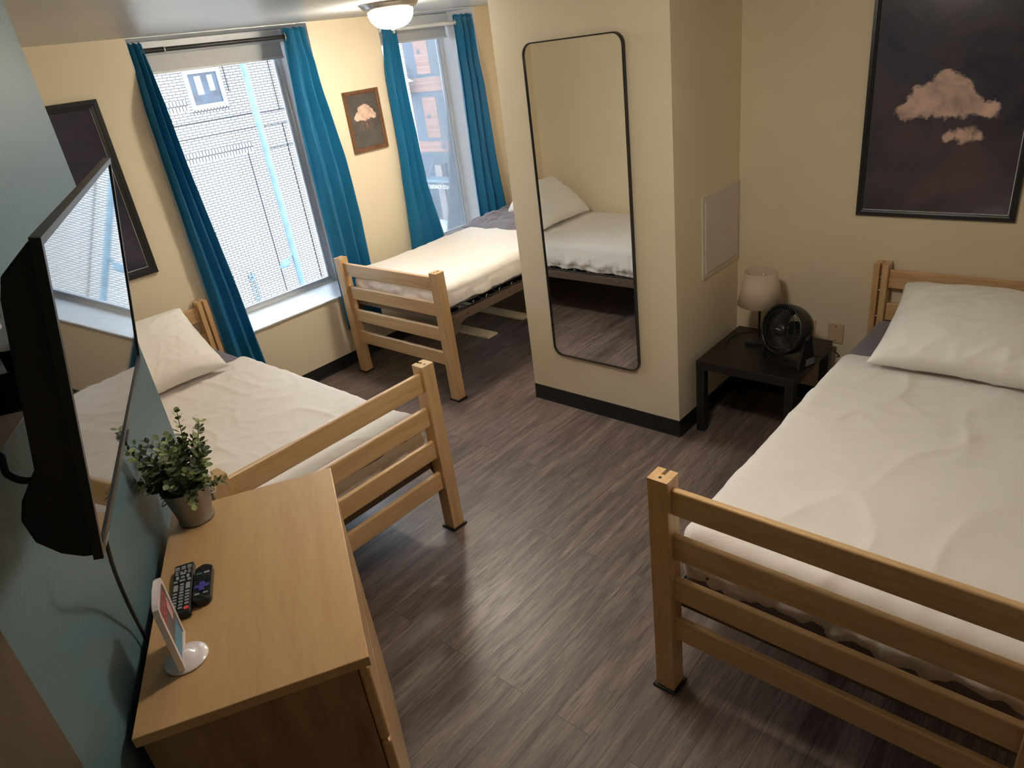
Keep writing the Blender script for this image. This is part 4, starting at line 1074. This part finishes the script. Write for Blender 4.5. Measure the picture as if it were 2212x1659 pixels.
t = empty('brick_building', (0, 18, -6.25), label='sunlit white brick building across the street behind the wide window', cat='building')
zo = 6.25
bm = NB(); box(bm, -14, 0, 0, 15.62, 8, 9.6); obj('brick_wall', bm, M_wbrick, t)  # top cut low, just out of view, so more sky light reaches the windows
def strip(name, x0, z0, x1, z1, mat, d=.012):
    bm = NB(); box(bm, -(x1-x0)/2, -d, -(z1-z0)/2, (x1-x0)/2, .02, (z1-z0)/2); obj(name, bm, mat, t, loc=((x0+x1)/2, 0, (z0+z1)/2+zo))
strip('soldier_course', 2, .40, 9.88, .65, M_soldier); strip('soldier_course', 2, 1.62, 8.50, 1.86, M_soldier)
strip('soldier_course', 8.55, 1.50, 9.55, 1.60, M_soldier)
for x, z0, z1 in ((9.705, -6, .40), (10.92, -6, .95), (10.945, 1.28, 3.3), (9.66, 1.9, 3.3)): strip('joint', x-.012, z0, x+.012, z1, M_joint, .016)
for x0, x1, z in ((2, 10.12, 1.32), (2, 10.14, .975), (10.35, 11.4, .38), (10.35, 11.4, .95), (10.35, 11.4, 1.28)): strip('joint', x0, z-.010, x1, z+.010, M_joint, .016)
def fwindow(x0, z0, x1, z1):
    f = .10
    bm = NB()
    for a, b, c, d in ((x0, z0, x0+f, z1), (x1-f, z0, x1, z1), (x0+f, z0, x1-f, z0+f), (x0+f, z1-f, x1-f, z1)): box(bm, a, -.05, b+zo, c, .02, d+zo)
    w = obj('window', bm, M_frame_refl, t)
    bm = NB(); box(bm, x0+f, -.02, z0+f+zo, x1-f, .02, z1-f+zo); obj('pane', bm, M_winpane, w)
    bm = NB(); box(bm, x0+.26, -.024, z0+.32+zo, x0+.42, -.02, z1-.16+zo); box(bm, x1-.36, -.024, z0+.38+zo, x1-.22, -.02, z1-.16+zo); obj('bright_reflection', bm, M_frame_refl, w)  # pale boxes on the pane, painted reflections in the frame's colour
M_frame_refl = plain('pale_frame_and_reflection', (.25, .30, .31), .6)
fwindow(8.58, 1.60, 9.53, 2.50)
for x0 in (5.2, 2.2, 11.9): fwindow(x0, 1.60, x0+.95, 2.50)
for x in (8.73, 8.83):
    bm = NB(); tube(bm, [(x, -.05, .1), (x, -.05, zo-2.85), (x-.03, -.05, zo-2.77), (x-.07, -.05, zo-2.80)], .016, 8); obj('conduit', bm, M_paint_blue, t)

t = empty('street_lamp', (6.255, 11, -6.25), label='pale blue street lamp post seen through the wide window', cat='street lamp')
bm = NB(); tube(bm, [(0, 0, 0), (0, 0, 12)], lambda f: .062-.018*f, 16); obj('pole', bm, M_paint_blue, t)
bm = NB(); tube(bm, [(0, 0, 5.60), (-.06, 0, 5.57), (-.12, 0, 5.50)], .022, 10); obj('bracket', bm, M_paint_blue, t)
bm = NB(); lathe(bm, [(.0005, -.13), (.03, -.12), (.06, -.05), (.07, .02), (.05, .06), (.02, .09), (.0005, .10)], 24, 'x', M=Matrix.Rotation(radians(-25), 4, 'Y')); obj('lamp_head', bm, M_paint_blue, t, loc=(-.21, 0, 5.46), smooth=True)

t = empty('corner_building', (26, 0, -6.25), label='dark grey and orange brick building down the street with a canopy sign', cat='building')
bm = NB(); box(bm, 0, 20, 0, 8, 50, 12); obj('cladding', bm, M_dgrey, t)
def panel(name, y0, z0, y1, z1, mat, d=.03):
    bm = NB(); box(bm, -d, y0, z0+zo, .02, y1, z1+zo); return obj(name, bm, mat, t)
for z0, z1 in ((.35, 1.00), (-2.62, -2.08), (3.4, 4.1)): panel('brick_band', 20, z0, 30.0, z1, M_obrick)
for z0, z1 in ((1.17, 3.2), (-1.91, .085), (4.3, 6.3)):
    for y in (28.13, 25.4, 22.6): panel('brick_panel', y, z0, y+1.0, z1, M_obrick)
for y in (28.45, 25.7): 
    panel('vent', y+.25, -.95, y+.45, -.75, M_dglass, .05); panel('vent', y+.25, 2.1, y+.45, 2.3, M_dglass, .05)
panel('vent', 27.87, -2.48, 28.17, -2.12, M_dglass, .05)
panel('shop_front', 20, -6.2, 30, -2.75, M_dglass, .02)
for y0, y1 in ((28.45, 28.95), (26.9, 27.9), (24.2, 25)): panel('brick_pier', y0, -6.2, y1, -3.3, M_obrick, .10)
panel('door_post', 28.05, -6.2, 28.2, -3.2, M_blackmatte, .12)
bm = NB(); box(bm, -.9, 24, zo-4.02, 0, 29.25, zo-3.88, bev=.02); obj('canopy', bm, M_paint_blue, t)
bm = NB(); tube(bm, [(-.85, 28.9, zo-3.9), (0, 28.9, zo-2.9)], .02, 6); tube(bm, [(-.85, 27.3, zo-3.9), (0, 27.3, zo-2.9)], .02, 6); obj('canopy_stay', bm, M_paint_blue, t)
cu = bpy.data.curves.new('sign', 'FONT'); cu.body = 'THE LEGACY CLU'; cu.size = .25; cu.extrude = .02; cu.align_x = 'LEFT'; cu.offset = .006
to = bpy.data.objects.new('tmp', cu); COL.objects.link(to)
dg = bpy.context.evaluated_depsgraph_get(); me = bpy.data.meshes.new_from_object(to.evaluated_get(dg)); bpy.data.objects.remove(to)
me.materials.clear(); me.materials.append(M_signwhite)
xs = [v.co.x for v in me.vertices]; sc_ = 1.93/(max(xs)-min(xs))
for v in me.vertices: v.co = Vector((v.co.x*sc_, v.co.y*1.0, v.co.z))
so_ = bpy.data.objects.new('sign_lettering', me); COL.objects.link(so_); so_.parent = t
so_.matrix_local = Matrix(((0, 0, -1, -.92), (-1, 0, 0, 29.13), (0, 1, 0, zo-4.31), (0, 0, 0, 1)))
so_['label'] = 'white canopy letters'
bm = NB(); prism(bm, [(29.2, .9), (31, 1.7), (31, .9)], -.9, -.3, 'x'); box(bm, -.8, 29.6, .2, -.3, 31, .9)
for v in bm.verts: v.co.z += zo
obj('cornice', bm, M_cornice, t)
